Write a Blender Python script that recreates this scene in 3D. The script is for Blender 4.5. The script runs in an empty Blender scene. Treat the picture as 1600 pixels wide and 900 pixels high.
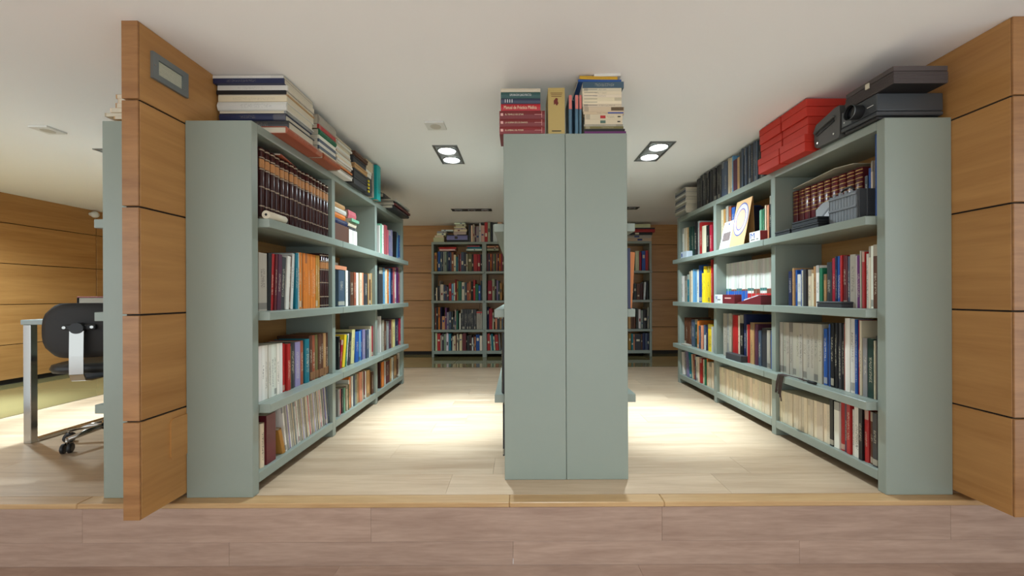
import bpy, bmesh, math, random
from mathutils import Matrix, Vector
R = random.Random(7)
sc = bpy.context.scene
COL = sc.collection
# ------------------------------------------------------------------ camera, world, exposure
F = 590.0; VX = 811.0; HY = 462.0; CZ = 0.886; ROLL = 0.0042
cd = bpy.data.cameras.new('camera'); cam = bpy.data.objects.new('camera', cd); COL.objects.link(cam)
cd.sensor_width = 36; cd.lens = 36 * F / 1600; cd.shift_x = -(VX - 800) / 1600; cd.shift_y = (HY - 450) / 1600
cd.clip_start = 0.02
cam.matrix_world = Matrix.Translation((0, 0, CZ)) @ Matrix.Rotation(math.radians(90), 4, 'X') @ Matrix.Rotation(-ROLL, 4, 'Z')
sc.camera = cam
w = bpy.data.worlds.new('world'); sc.world = w; w.use_nodes = True
w.node_tree.nodes['Background'].inputs[0].default_value = (.84, .945, 1, 1)
w.node_tree.nodes['Background'].inputs[1].default_value = 0.95
sc.view_settings.view_transform = 'Standard'; sc.view_settings.look = 'None'
sc.view_settings.exposure = 1.0; sc.view_settings.gamma = 1; sc.view_settings.use_curve_mapping = False

# ------------------------------------------------------------------ helpers
def unroll(x, y):
    return x - ROLL * (y - 450), y + ROLL * (x - 800)
def srgb(c):
    return tuple(((v / 255) / 12.92 if v / 255 < .04045 else ((v / 255 + .055) / 1.055) ** 2.4) for v in c)
MATS = {}
def mat(name, rgb, rough=.5, metal=0, spec=.5, coat=0, emit=None, es=0):
    if name in MATS: return MATS[name]
    m = bpy.data.materials.new(name); m.use_nodes = True; MATS[name] = m
    b = m.node_tree.nodes['Principled BSDF']
    b.inputs['Base Color'].default_value = (*srgb(rgb), 1); b.inputs['Roughness'].default_value = rough
    b.inputs['Metallic'].default_value = metal; b.inputs['Specular IOR Level'].default_value = spec
    b.inputs['Coat Weight'].default_value = coat
    if emit:
        b.inputs['Emission Color'].default_value = (*srgb(emit), 1); b.inputs['Emission Strength'].default_value = es
    return m
def noisy(m, scale=30, amount=.06, bump=.0):
    """slight procedural mottling on a plain material"""
    nt = m.node_tree; b = nt.nodes['Principled BSDF']; c = b.inputs['Base Color'].default_value[:]
    tc = nt.nodes.new('ShaderNodeTexCoord'); n = nt.nodes.new('ShaderNodeTexNoise'); n.inputs['Scale'].default_value = scale
    n.inputs['Detail'].default_value = 4
    mx = nt.nodes.new('ShaderNodeMix'); mx.data_type = 'RGBA'
    mx.inputs['A'].default_value = tuple(v * (1 - amount) for v in c[:3]) + (1,)
    mx.inputs['B'].default_value = tuple(min(1, v * (1 + amount)) for v in c[:3]) + (1,)
    nt.links.new(tc.outputs['Object'], n.inputs['Vector']); nt.links.new(n.outputs['Fac'], mx.inputs['Factor'])
    nt.links.new(mx.outputs['Result'], b.inputs['Base Color'])
    if bump:
        bp = nt.nodes.new('ShaderNodeBump'); bp.inputs['Strength'].default_value = bump; bp.inputs['Distance'].default_value = .002
        nt.links.new(n.outputs['Fac'], bp.inputs['Height']); nt.links.new(bp.outputs['Normal'], b.inputs['Normal'])
    return m
def wood(name, c1, c2, stretch, rough=.4, vary=.12, scale=1.0):
    """straight-grained veneer: noise stretched along the grain, shifted per board"""
    m = bpy.data.materials.new(name); m.use_nodes = True; MATS[name] = m
    nt = m.node_tree; L = nt.links.new; b = nt.nodes['Principled BSDF']
    tc = nt.nodes.new('ShaderNodeTexCoord'); oi = nt.nodes.new('ShaderNodeObjectInfo')
    mu = nt.nodes.new('ShaderNodeMath'); mu.operation = 'MULTIPLY'; mu.inputs[1].default_value = 37.0
    L(oi.outputs['Random'], mu.inputs[0])
    ad = nt.nodes.new('ShaderNodeVectorMath'); ad.operation = 'ADD'
    L(tc.outputs['Object'], ad.inputs[0]); L(mu.outputs[0], ad.inputs[1])
    mp = nt.nodes.new('ShaderNodeMapping'); mp.inputs['Scale'].default_value = stretch
    L(ad.outputs[0], mp.inputs['Vector'])
    n1 = nt.nodes.new('ShaderNodeTexNoise'); n1.inputs['Scale'].default_value = 3 * scale; n1.inputs['Detail'].default_value = 6
    n1.inputs['Roughness'].default_value = .6; n1.inputs['Distortion'].default_value = .4
    n2 = nt.nodes.new('ShaderNodeTexNoise'); n2.inputs['Scale'].default_value = 14 * scale; n2.inputs['Detail'].default_value = 3
    L(mp.outputs[0], n1.inputs['Vector']); L(mp.outputs[0], n2.inputs['Vector'])
    mx = nt.nodes.new('ShaderNodeMath'); mx.operation = 'MULTIPLY_ADD'; mx.inputs[1].default_value = .35
    L(n2.outputs['Fac'], mx.inputs[0]); L(n1.outputs['Fac'], mx.inputs[2])
    rp = nt.nodes.new('ShaderNodeValToRGB')
    rp.color_ramp.elements[0].position = .45; rp.color_ramp.elements[0].color = (*srgb(c2), 1)
    rp.color_ramp.elements[1].position = .85; rp.color_ramp.elements[1].color = (*srgb(c1), 1)
    L(mx.outputs[0], rp.inputs['Fac'])
    hs = nt.nodes.new('ShaderNodeHueSaturation')
    mr = nt.nodes.new('ShaderNodeMapRange'); mr.inputs['To Min'].default_value = 1 - vary / 2; mr.inputs['To Max'].default_value = 1 + vary / 2
    L(oi.outputs['Random'], mr.inputs['Value']); L(mr.outputs[0], hs.inputs['Value']); L(rp.outputs[0], hs.inputs['Color'])
    L(hs.outputs[0], b.inputs['Base Color']); b.inputs['Roughness'].default_value = rough
    return m

class MB:
    def __init__(s): s.bm = bmesh.new()
    def box(s, lo, hi, bevel=0, mtx=None):
        vs = [s.bm.verts.new((x, y, z)) for x in (lo[0], hi[0]) for y in (lo[1], hi[1]) for z in (lo[2], hi[2])]
        fs = [s.bm.faces.new([vs[i] for i in q]) for q in ((0, 1, 3, 2), (4, 6, 7, 5), (0, 4, 5, 1), (2, 3, 7, 6), (0, 2, 6, 4), (1, 5, 7, 3))]
        if bevel:
            es = list({e for f in fs for e in f.edges})
            r = bmesh.ops.bevel(s.bm, geom=es, offset=bevel, segments=2 if bevel > .004 else 1, affect='EDGES', profile=.5)
            vs = [v for v in {v for f in r['faces'] for v in f.verts} | {v for v in vs if v.is_valid}]
        if mtx is not None: bmesh.ops.transform(s.bm, matrix=mtx, verts=[v for v in vs if v.is_valid])
        return s
    def tube(s, pts, r, n=12, cap=True):
        """swept round tube along points; r may be a list"""
        pts = [Vector(p) for p in pts]; rs = r if isinstance(r, (list, tuple)) else [r] * len(pts); rings = []
        up = None
        for i, p in enumerate(pts):
            t = (pts[min(i + 1, len(pts) - 1)] - pts[max(i - 1, 0)]).normalized()
            if up is None: up = t.orthogonal().normalized()
            up = (up - t * up.dot(t)).normalized(); sd = t.cross(up)
            rings.append([s.bm.verts.new(p + (up * math.cos(2 * math.pi * k / n) + sd * math.sin(2 * math.pi * k / n)) * rs[i]) for k in range(n)])
        for a, b in zip(rings, rings[1:]):
            for k in range(n):
                f = s.bm.faces.new((a[k], a[(k + 1) % n], b[(k + 1) % n], b[k])); f.smooth = True
        if cap:
            s.bm.faces.new(rings[0][::-1]); s.bm.faces.new(rings[-1])
        return s
    def prism(s, pts2, fn, t0, t1):
        """polygon pts2 mapped by fn(u, v, t), extruded from t0 to t1"""
        a = [s.bm.verts.new(fn(u, v, t0)) for u, v in pts2]; b = [s.bm.verts.new(fn(u, v, t1)) for u, v in pts2]
        n = len(a); s.bm.faces.new(a[::-1]); s.bm.faces.new(b)
        for k in range(n): s.bm.faces.new((a[k], a[(k + 1) % n], b[(k + 1) % n], b[k]))
        return s
    def mesh(s, name, m):
        bmesh.ops.recalc_face_normals(s.bm, faces=s.bm.faces[:])
        me = bpy.data.meshes.new(name); s.bm.to_mesh(me); s.bm.free(); me.materials.append(m); return me
    def build(s, name, m, parent=None, shift=True):
        if parent is not None and shift:
            off = Vector((0, 0, 0)); q = parent
            while q is not None: off += q.location; q = q.parent
            bmesh.ops.translate(s.bm, verts=s.bm.verts[:], vec=-off)
        o = bpy.data.objects.new(name, s.mesh(name, m)); COL.objects.link(o)
        if parent is not None: o.parent = parent
        return o
def tag(o, label, cat, group=None, kind=None):
    o['label'] = label; o['category'] = cat
    if group: o['group'] = group
    if kind: o['kind'] = kind
    return o
def empty(name, loc, label=None, cat=None, group=None, kind=None, rz=0):
    o = bpy.data.objects.new(name, None); COL.objects.link(o); o.location = loc; o.rotation_euler = (0, 0, rz)
    o.empty_display_size = .05
    if label: tag(o, label, cat, group, kind)
    return o
def bx(name, lo, hi, m, parent=None, bevel=.0015):
    return MB().box(lo, hi, bevel).build(name, m, parent)

# ------------------------------------------------------------------ materials
M_GREY = noisy(mat('grey_green_lacquer', (142, 151, 140), .32), 3, .02)
M_WALL = wood('maple_veneer_wall', (191, 141, 83), (168, 118, 64), (.35, .35, 4.5), .38, .08)
M_CAP = wood('maple_veneer_edge', (166, 118, 70), (140, 94, 52), (1.0, 1.0, 7), .35, .1)
M_FLOOR = wood('pale_laminate', (203, 178, 149), (178, 150, 121), (.5, 6, 6), .33, .12)
M_NOSE = wood('nosing_board', (196, 160, 114), (172, 134, 90), (.5, 6, 6), .35, .06)
M_RISER = wood('riser_laminate', (176, 148, 130), (150, 122, 106), (.9, 5, 9), .42, .12)
M_DARK = mat('dark_gap', (30, 22, 15), .8)
M_CEIL = noisy(mat('ceiling_paint', (250, 250, 248), .9), 2, .01)
M_GLASSFLOOR = noisy(mat('olive_floor_glass', (126, 116, 78), .04, spec=.6), 2, .04)
M_ALU = mat('satin_aluminium', (150, 154, 155), .35, .8)
M_CHROME = mat('chrome', (176, 172, 166), .16, 1)
M_BLACK = noisy(mat('black_plastic', (30, 30, 31), .45), 60, .1)
M_WHITE = noisy(mat('white_plastic', (225, 224, 218), .5), 40, .02)
# ------------------------------------------------------------------ the room
CEIL = 1.9575; LOW = -.271; EDGE = 1.618; NOSE_IN = 1.684; REAR = 5.74; XL = -5.24; XR = 3.6; BACK = -4.0
fl = bx('floor', (-3.8, EDGE + .03, -.26), (XR, 4.667, -.004), M_DARK, bevel=0); tag(fl, 'raised pale wood laminate floor behind the step', 'floor', kind='structure')
def planks(parent, x0, x1, y0, y1, z0, z1, wid, ln, m, name='plank'):
    y = y0; k = 0
    while y < y1 - .01:
        ye = min(y + wid, y1); x = x0 - R.uniform(0, ln * .9)
        while x < x1:
            a, b = max(x, x0), min(x + ln, x1)
            if b - a > .02:
                bx(name, (a + .0004, y + .0004, z0), (b - .0004, ye - .0004, z1), m, parent, bevel=.0004)
            x += ln
        y = ye; k += 1
planks(fl, -3.8, XR, NOSE_IN, 4.667, -.02, 0, .19, 1.28, M_FLOOR)
for a, b in ((-3.8, -1.9), (-1.9, -.045), (-.045, .62), (.62, XR)):
    bx('nosing', (a + .0006, EDGE, -.022), (b - .0006, NOSE_IN - .0005, 0), M_NOSE, fl, bevel=.003)
for za, zb, cuts in ((-.17, -.022, (-3.8, -1.88, -.64, .61, 1.85, XR)), (LOW, -.17, (-3.8, -2.5, -1.25, -.03, 1.2, 2.4, XR))):
    for a, b in zip(cuts, cuts[1:]):
        bx('riser_board', (a + .0004, EDGE + .004, za + .0003), (b - .0004, EDGE + .02, zb - .0003), M_RISER, fl, bevel=.0005)
lf = bx('floor_lower', (XL, BACK, LOW - .06), (XR, EDGE + .03, LOW - .016), M_DARK, bevel=0); tag(lf, 'lower wood laminate floor below the step', 'floor', kind='structure')
planks(lf, -3.0, 3.0, .1, EDGE + .012, LOW - .016, LOW, .19, 1.28, M_RISER)
planks(lf, XL, XR, BACK, .1, LOW - .016, LOW, .82, 2.6, M_RISER, 'floor_board')
for a, b in ((XL, -3.0), (3.0, XR)):
    bx('floor_board', (a, .1, LOW - .016), (b, EDGE + .012, LOW), M_RISER, lf, bevel=0)
gf = bx('floor_glass', (XL, EDGE + .03, -.12), (XR, REAR, -.026), M_DARK, bevel=0); tag(gf, 'dark olive glass floor strip along the panelled walls', 'floor', kind='structure')
def panes(x0, x1, y0, y1, cuts, axis):
    e = [(x0 if axis == 0 else y0)] + cuts + [(x1 if axis == 0 else y1)]
    for a, b in zip(e, e[1:]):
        lo, hi = ((a + .002, y0), (b - .002, y1 - .004)) if axis == 0 else ((x0, a + .002), (x1 - .004, b - .002))
        bx('glass_panel', (*lo, -.024), (*hi, -.0005), M_GLASSFLOOR, gf, bevel=.001)
panes(XL, -3.8, EDGE + .03, 4.667, [2.6, 3.65], 1)
panes(XL, XR, 4.671, REAR, [-3.8, -2.3, -.86, .6, 1.37, 2.7], 0)
bx('edge_profile', (-3.8, 4.6665, -.02), (XR, 4.6705, .002), M_BLACK, gf, bevel=0)
bx('edge_profile', (-3.803, EDGE + .03, -.02), (-3.799, 4.6665, .002), M_BLACK, gf, bevel=0)
ce = bx('ceiling', (XL - .1, BACK, CEIL), (XR + .1, REAR + .1, CEIL + .12), M_CEIL, bevel=0); tag(ce, 'white painted ceiling with recessed spotlights', 'ceiling', kind='structure')

GROOVES = [.018, .403, .8175, 1.2375, 1.6525, CEIL]
def partition(name, x0, x1, y0, y1, label):
    w_ = bx(name, (x0 + .006, y0 + .012, .03), (x1 - .006, y1 - .006, CEIL - .001), M_DARK, bevel=0); tag(w_, label, 'wall', kind='structure')
    for a, b in zip(GROOVES, GROOVES[1:]):
        lo, hi = a + .0035, b - (.0035 if b < CEIL else .0005)
        bx('panel', (x0, y0 + .0085, lo), (x1, y1, hi), M_WALL, w_)
        bx('end_strip', (x0, y0, lo), (x1, y0 + .008, hi), M_CAP, w_)
    return w_
wl = partition('wall_left', -1.535, -1.471, 1.46, 3.86, 'maple panelled partition wall carrying the grey recessed wall light')
wr = partition('wall_right', 1.911, 1.98, 1.457, 3.86, 'maple panelled partition wall behind the bookcase with red boxes')
# far walls
def panel_wall(name, lo, hi, axis, cuts, label, zb=.03):
    """wall made of horizontal panels; axis = running axis, faces into the room"""
    w_ = MB().box((*lo, -.02), (*hi, CEIL), 0).build(name, M_DARK); tag(w_, label, 'wall', kind='structure')
    return w_
rw = bx('wall_rear', (XL, REAR + .02, -.1), (XR, REAR + .12, CEIL), M_DARK, bevel=0); tag(rw, 'maple panelled rear wall behind the far bookcase', 'wall', kind='structure')
ZG = [.045] + GROOVES[1:]
for xa, xb in ((XL, -3.1), (-3.1, -.6), (-.6, 1.2), (1.2, XR)):
    for a, b in zip(ZG, ZG[1:]):
        bx('panel', (xa + .001, REAR, a + .0035), (xb - .001, REAR + .02, b - (.0035 if b < CEIL else .0005)), M_WALL, rw)
sw = bx('wall_side_far', (XL - .12, .6, -.4), (XL - .02, REAR + .1, CEIL), M_DARK, bevel=0); tag(sw, 'maple panelled side wall beyond the desk', 'wall', kind='structure')
for ya, yb in ((.6, 1.2), (1.2, 2.5), (2.5, 4.68), (4.686, REAR)):
    for a, b in zip(ZG, ZG[1:]):
        bx('panel', (XL - .02, ya + .001, a + .0035), (XL, yb - .001, b - (.0035 if b < CEIL else .0005)), M_WALL, sw)
ow = bx('wall_side_near', (XR, .6, -.4), (XR + .1, REAR + .1, CEIL), M_DARK, bevel=0); tag(ow, 'maple panelled side wall of the room', 'wall', kind='structure')
for ya, yb in ((.6, 1.2), (1.2, 3.5), (3.5, REAR)):
    for a, b in zip(ZG, ZG[1:]):
        bx('panel', (XR - .02, ya + .001, a + .0035), (XR, yb - .001, b - (.0035 if b < CEIL else .0005)), M_WALL, ow)

# ------------------------------------------------------------------ recessed spotlights and other ceiling fittings
M_LAMP = mat('lamp_glow', (255, 255, 255), .3, emit=(255, 252, 245), es=14)
M_LAMP_OFF = mat('lamp_reflector', (120, 120, 118), .15, .9)
M_HOUS = mat('glow_toned_housing', (168, 174, 178), .35, .2)  # light tone carries the glow of the lit lamps in its colour
def downlight(x0, x1, y0, y1, n, along, label, power, lit=True, frame=M_ALU, group='recessed ceiling spotlights', tilt=(0, 0), wide=150):
    cx, cy = (x0 + x1) / 2, (y0 + y1) / 2
    t = empty('recessed_spotlight', (cx, cy, CEIL), label, 'ceiling light', group)
    fr = MB(); z0, z1 = CEIL - .006, CEIL + .0; fw = .014
    fr.box((x0, y0, z0), (x1, y0 + fw, z1)).box((x0, y1 - fw, z0), (x1, y1, z1)).box((x0, y0 + fw, z0), (x0 + fw, y1 - fw, z1)).box((x1 - fw, y0 + fw, z0), (x1, y1 - fw, z1))
    fr.build('frame', frame, t)
    bx('housing', (x0 + fw, y0 + fw, CEIL - .0015), (x1 - fw, y1 - fw, CEIL - .0002), M_HOUS if lit else M_BLACK, t, 0)
    for k in range(n):
        u = (k + .5) / n
        px, py = (cx, y0 + (y1 - y0) * u) if along == 'y' else (x0 + (x1 - x0) * u, cy)
        r = min(x1 - x0, y1 - y0) * .36
        h = MB().tube([(px, py, CEIL - .0016), (px, py, CEIL - .011)], [r * 1.12, r], 24, False).build('lamp_ring', M_ALU if lit else M_HOUS, t)
        MB().tube([(px, py, CEIL - .002), (px, py, CEIL - .0075)], [r * .98, r * .9], 24).build('lamp', M_LAMP if lit else M_LAMP_OFF, t)
        if lit:
            ld = bpy.data.lights.new('spot_beam', 'SPOT'); nar = n == 2 and k == 0; ld.energy = power * (3.0 if nar else 1.15); ld.spot_size = math.radians(46 if nar else wide); ld.spot_blend = 1
            ld.shadow_soft_size = .045; ld.color = (.71, .89, 1.0)
            lo = bpy.data.objects.new('spot_beam', ld); COL.objects.link(lo); lo.location = (px - cx, py - cy, -.03); lo.parent = t
            lo.rotation_euler = (tilt[0], tilt[1], 0)
SPOT = 72.0
downlight(-.613, -.435, 2.68, 3.053, 2, 'y', 'lit twin recessed spotlight over the aisle beside the square ceiling speaker', SPOT)
downlight(.92, 1.10, 2.628, 3.01, 2, 'y', 'lit twin recessed spotlight over the aisle by the red-box bookcase', SPOT)
downlight(-3.065, -2.885, 2.715, 3.085, 2, 'y', 'lit twin recessed spotlight over the desk', SPOT * .75)
downlight(-4.46, -4.28, 2.74, 3.11, 2, 'y', 'lit twin recessed spotlight near the panelled side wall', SPOT * 1.5)
downlight(-.834, -.335, 4.64, 4.76, 3, 'x', 'unlit black triple spotlight before the far bookcase, wall-light aisle', 0, False, M_BLACK)
downlight(.97, 1.47, 4.58, 4.70, 3, 'x', 'unlit black triple spotlight before the far bookcase, red-box aisle', 0, False, M_BLACK)
for i, (x, y) in enumerate(((-2.6, -.6), (-1.2, -.6), (1.6, -.6), (-1.6, -2.2), (.4, -2.2), (.22, .35))):  # added unseen lamps that fill the front and brighten the ceiling by bounce
    downlight(x - .09, x + .09, y - .19, y + .19, 2, 'y', 'added unseen fill spotlight over the lower floor, ' + ('opposite the desk', 'opposite the wall-light aisle', 'opposite the red-box aisle', 'rear row, wall-light side', 'rear row, red-box side', 'facing the central bookcases')[i], SPOT * (1.0 if i < 5 else .5), group='added fill spotlights over the lower floor', wide=70 if i < 5 else 110)
def speaker(x0, x1, y0, y1, label):
    t = empty('ceiling_speaker', ((x0 + x1) / 2, (y0 + y1) / 2, CEIL), label, 'speaker', 'square ceiling speakers')
    bx('cover_plate', (x0, y0, CEIL - .012), (x1, y1, CEIL), M_WHITE, t, .002)
    cx, cy = (x0 + x1) / 2, (y0 + y1) / 2
    MB().tube([(cx, cy, CEIL - .011), (cx, cy, CEIL - .014)], (x1 - x0) * .28, 24).build('grille', mat('speaker_grille', (196, 190, 176), .7), t)
speaker(-.577, -.457, 2.31, 2.415, 'square white ceiling speaker between the aisle bookcases')
speaker(-3.05, -2.93, 2.345, 2.455, 'square white ceiling speaker above the desk')
t = empty('motion_detector', (XL, 4.62, 1.90), 'small white round detector on the panelled side wall', 'detector')
MB().tube([(XL, 4.62, 1.905), (XL + .03, 4.62, 1.905)], [.022, .018], 16).build('base', M_WHITE, t)
bm_ = MB(); bmesh.ops.create_uvsphere(bm_.bm, u_segments=20, v_segments=12, radius=.04, matrix=Matrix.Translation((XL + .055, 4.62, 1.9)))
o = bm_.build('dome', M_WHITE, t); o.data.polygons.foreach_set('use_smooth', [True] * len(o.data.polygons))
# wall light on the partition
t = empty('wall_light', (-1.471, 1.592, 1.82), 'grey framed recessed wall light on the maple partition', 'wall light')
Xw = -1.471; y0, y1, z0, z1 = 1.510, 1.672, 1.765, 1.872
fr = MB(); fw = .024
for lo, hi in (((y0, z0), (y1, z0 + fw)), ((y0, z1 - fw), (y1, z1)), ((y0, z0 + fw), (y0 + fw, z1 - fw)), ((y1 - fw * 1.1, z0 + fw), (y1, z1 - fw))):
    fr.box((Xw - .002, lo[0], lo[1]), (Xw + .012, hi[0], hi[1]), 0)
fr.build('frame', mat('grey_frame', (122, 128, 128), .4, .3), t)
bx('glass', (Xw - .002, y0 + fw, z0 + fw), (Xw + .004, y1 - fw, z1 - fw), noisy(mat('ribbed_glass', (196, 196, 176), .25), 90, .12), t, 0)
gl = MB()
for k in range(7): gl.box((Xw + .004, y0 + fw + .002, z0 + fw + .003 + k * .008), (Xw + .0055, y1 - fw - .002, z0 + fw + .006 + k * .008))
gl.build('lens_ribs', MATS['ribbed_glass'], t)
MB().tube([(Xw + .012, y0 + .008, 1.82), (Xw + .0135, y0 + .008, 1.82)], .0035, 10).build('screw', M_CHROME, t)
# access plate low on the partition
pl = MB(); rr = .02; ya, yb, za, zb = 1.588, 1.72, .198, .372
pts = [(ya + rr - rr * math.cos(a), zb - rr + rr * math.sin(a)) for a in [i * math.pi / 12 for i in range(7)]][0:7]
pts = pts + [(yb, zb), (yb, za)] + [(ya + rr - rr * math.sin(a), za + rr - rr * math.cos(a)) for a in [i * math.pi / 12 for i in range(7)]]
pl.prism(pts, lambda u, v, q: (Xw + q, u, v), -.001, .006)
tag(pl.build('access_plate', M_WALL), 'rounded maple cover plate low on the partition beside the bookcase', 'cover plate')

# ------------------------------------------------------------------ bookcases
H = 1.665; ST = [.092, .40, .819, 1.24]; TH = .04; NOSE = .05
def bookcase_y(xf, sgn, y0, pitch, n, depth, label, back=False, shelves=(1, 2, 3), NOSE=.05):
    """runs along Y; opening faces sgn*X, front plane at xf"""
    xb = xf - sgn * depth; t = empty('bookcase', ((xf + xb) / 2, y0 + .3, 0), label, 'bookcase')
    X = lambda a, b: (min(a, b), max(a, b))
    L = pitch * n + TH
    for k in range(n + 1):
        a, b = X(xf, xb); y = y0 + pitch * k
        end = k in (0, n)
        bx('end_panel' if end else 'upright', (a, y, 0), (b, y + TH, H if end else H - TH), M_GREY, t, .002)
    a, b = X(xf, xb)
    for k in range(n):
        ya, yb = y0 + TH + pitch * k, y0 + pitch * (k + 1)
        bx('top_board', (a, ya - (0 if k == 0 else TH), H - TH), (b, yb, H), M_GREY, t, .0015)
        bx('bottom_shelf', (a, ya, ST[0] - .045), (b, yb, ST[0]), M_GREY, t, .0015)
        for s in shelves:
            a2, b2 = X(xf + sgn * .004, xb)
            sh = bx('shelf', (a, ya, ST[s] - TH), (b, yb, ST[s]), M_GREY, t, .0005)
            a3, b3 = X(xf + sgn * .0005, xf + sgn * NOSE)
            n0 = ya if k == 0 else ya - .0
            bx('shelf_nosing', (a3, n0 + .0015, ST[s] - TH), (b3, yb + TH - .0015, ST[s]), M_GREY, sh, .002)
    if back: bx('back_panel', (min(xb, xb + sgn * .006), y0 + TH, ST[0]), (max(xb, xb + sgn * .006), y0 + L - TH, H - TH), M_GREY, t, 0)
    return t
YF = 1.665; PI_ = .715; XLF = -1.177; XRF = 1.616
bookcase_y(XLF, 1, YF, PI_, 3, .293, 'grey-green bookcase beside the wall light, big flat books on top')
bookcase_y(XRF, -1, YF, PI_, 3, .294, 'grey-green bookcase with red boxes and projector on top')
PY = 1.815
bookcase_y(-.072, -1, PY, PI_, 3, .296, 'grey-green bookcase of the central back-to-back pair, red box set on top', True)
bookcase_y(.522, 1, PY, PI_, 3, .296, 'grey-green bookcase of the central back-to-back pair, cream journal pile on top', True)
bookcase_y(-1.836, -1, YF, PI_, 3, .30, 'grey-green bookcase facing the desk, back to the partition', True, NOSE=.085)
RY = 5.45
def bookcase_x(y0, xs, depth, label):
    t = empty('bookcase', ((xs[0] + xs[-1]) / 2, y0 + depth / 2, 0), label, 'bookcase')
    for i, x in enumerate(xs):
        wdt = .032 if i in (0, len(xs) - 1) else .06
        a = x if i == 0 else (x - wdt if i == len(xs) - 1 else x - wdt / 2)
        bx('end_panel' if i in (0, len(xs) - 1) else 'upright', (a, y0, 0), (a + wdt, y0 + depth, H - .032), M_GREY, t, .002)
    for i, (p, q) in enumerate(zip(xs, xs[1:])):
        ia = p + (.032 if i == 0 else .03); ib = q - (.032 if i == len(xs) - 2 else .03)
        bx('top_board', (p, y0, H - .032), (q, y0 + depth, H), M_GREY, t, .0015)
        bx('bottom_shelf', (ia, y0, ST[0] - .045), (ib, y0 + depth, ST[0]), M_GREY, t, .0015)
        for s in (1, 2, 3):
            sh = bx('shelf', (ia, y0, ST[s] - .034), (ib, y0 + depth, ST[s]), M_GREY, t, .0005)
            bx('shelf_nosing', (p + (.0 if i == 0 else .012), y0 - .03, ST[s] - .034), (q - .003, y0 - .0005, ST[s]), M_GREY, sh, .002)
    return t
RX = [-1.262, -.5, .30, 1.09, 1.917]
bookcase_x(RY, RX, .285, 'wide grey-green bookcase standing against the rear panelled wall')
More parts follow.
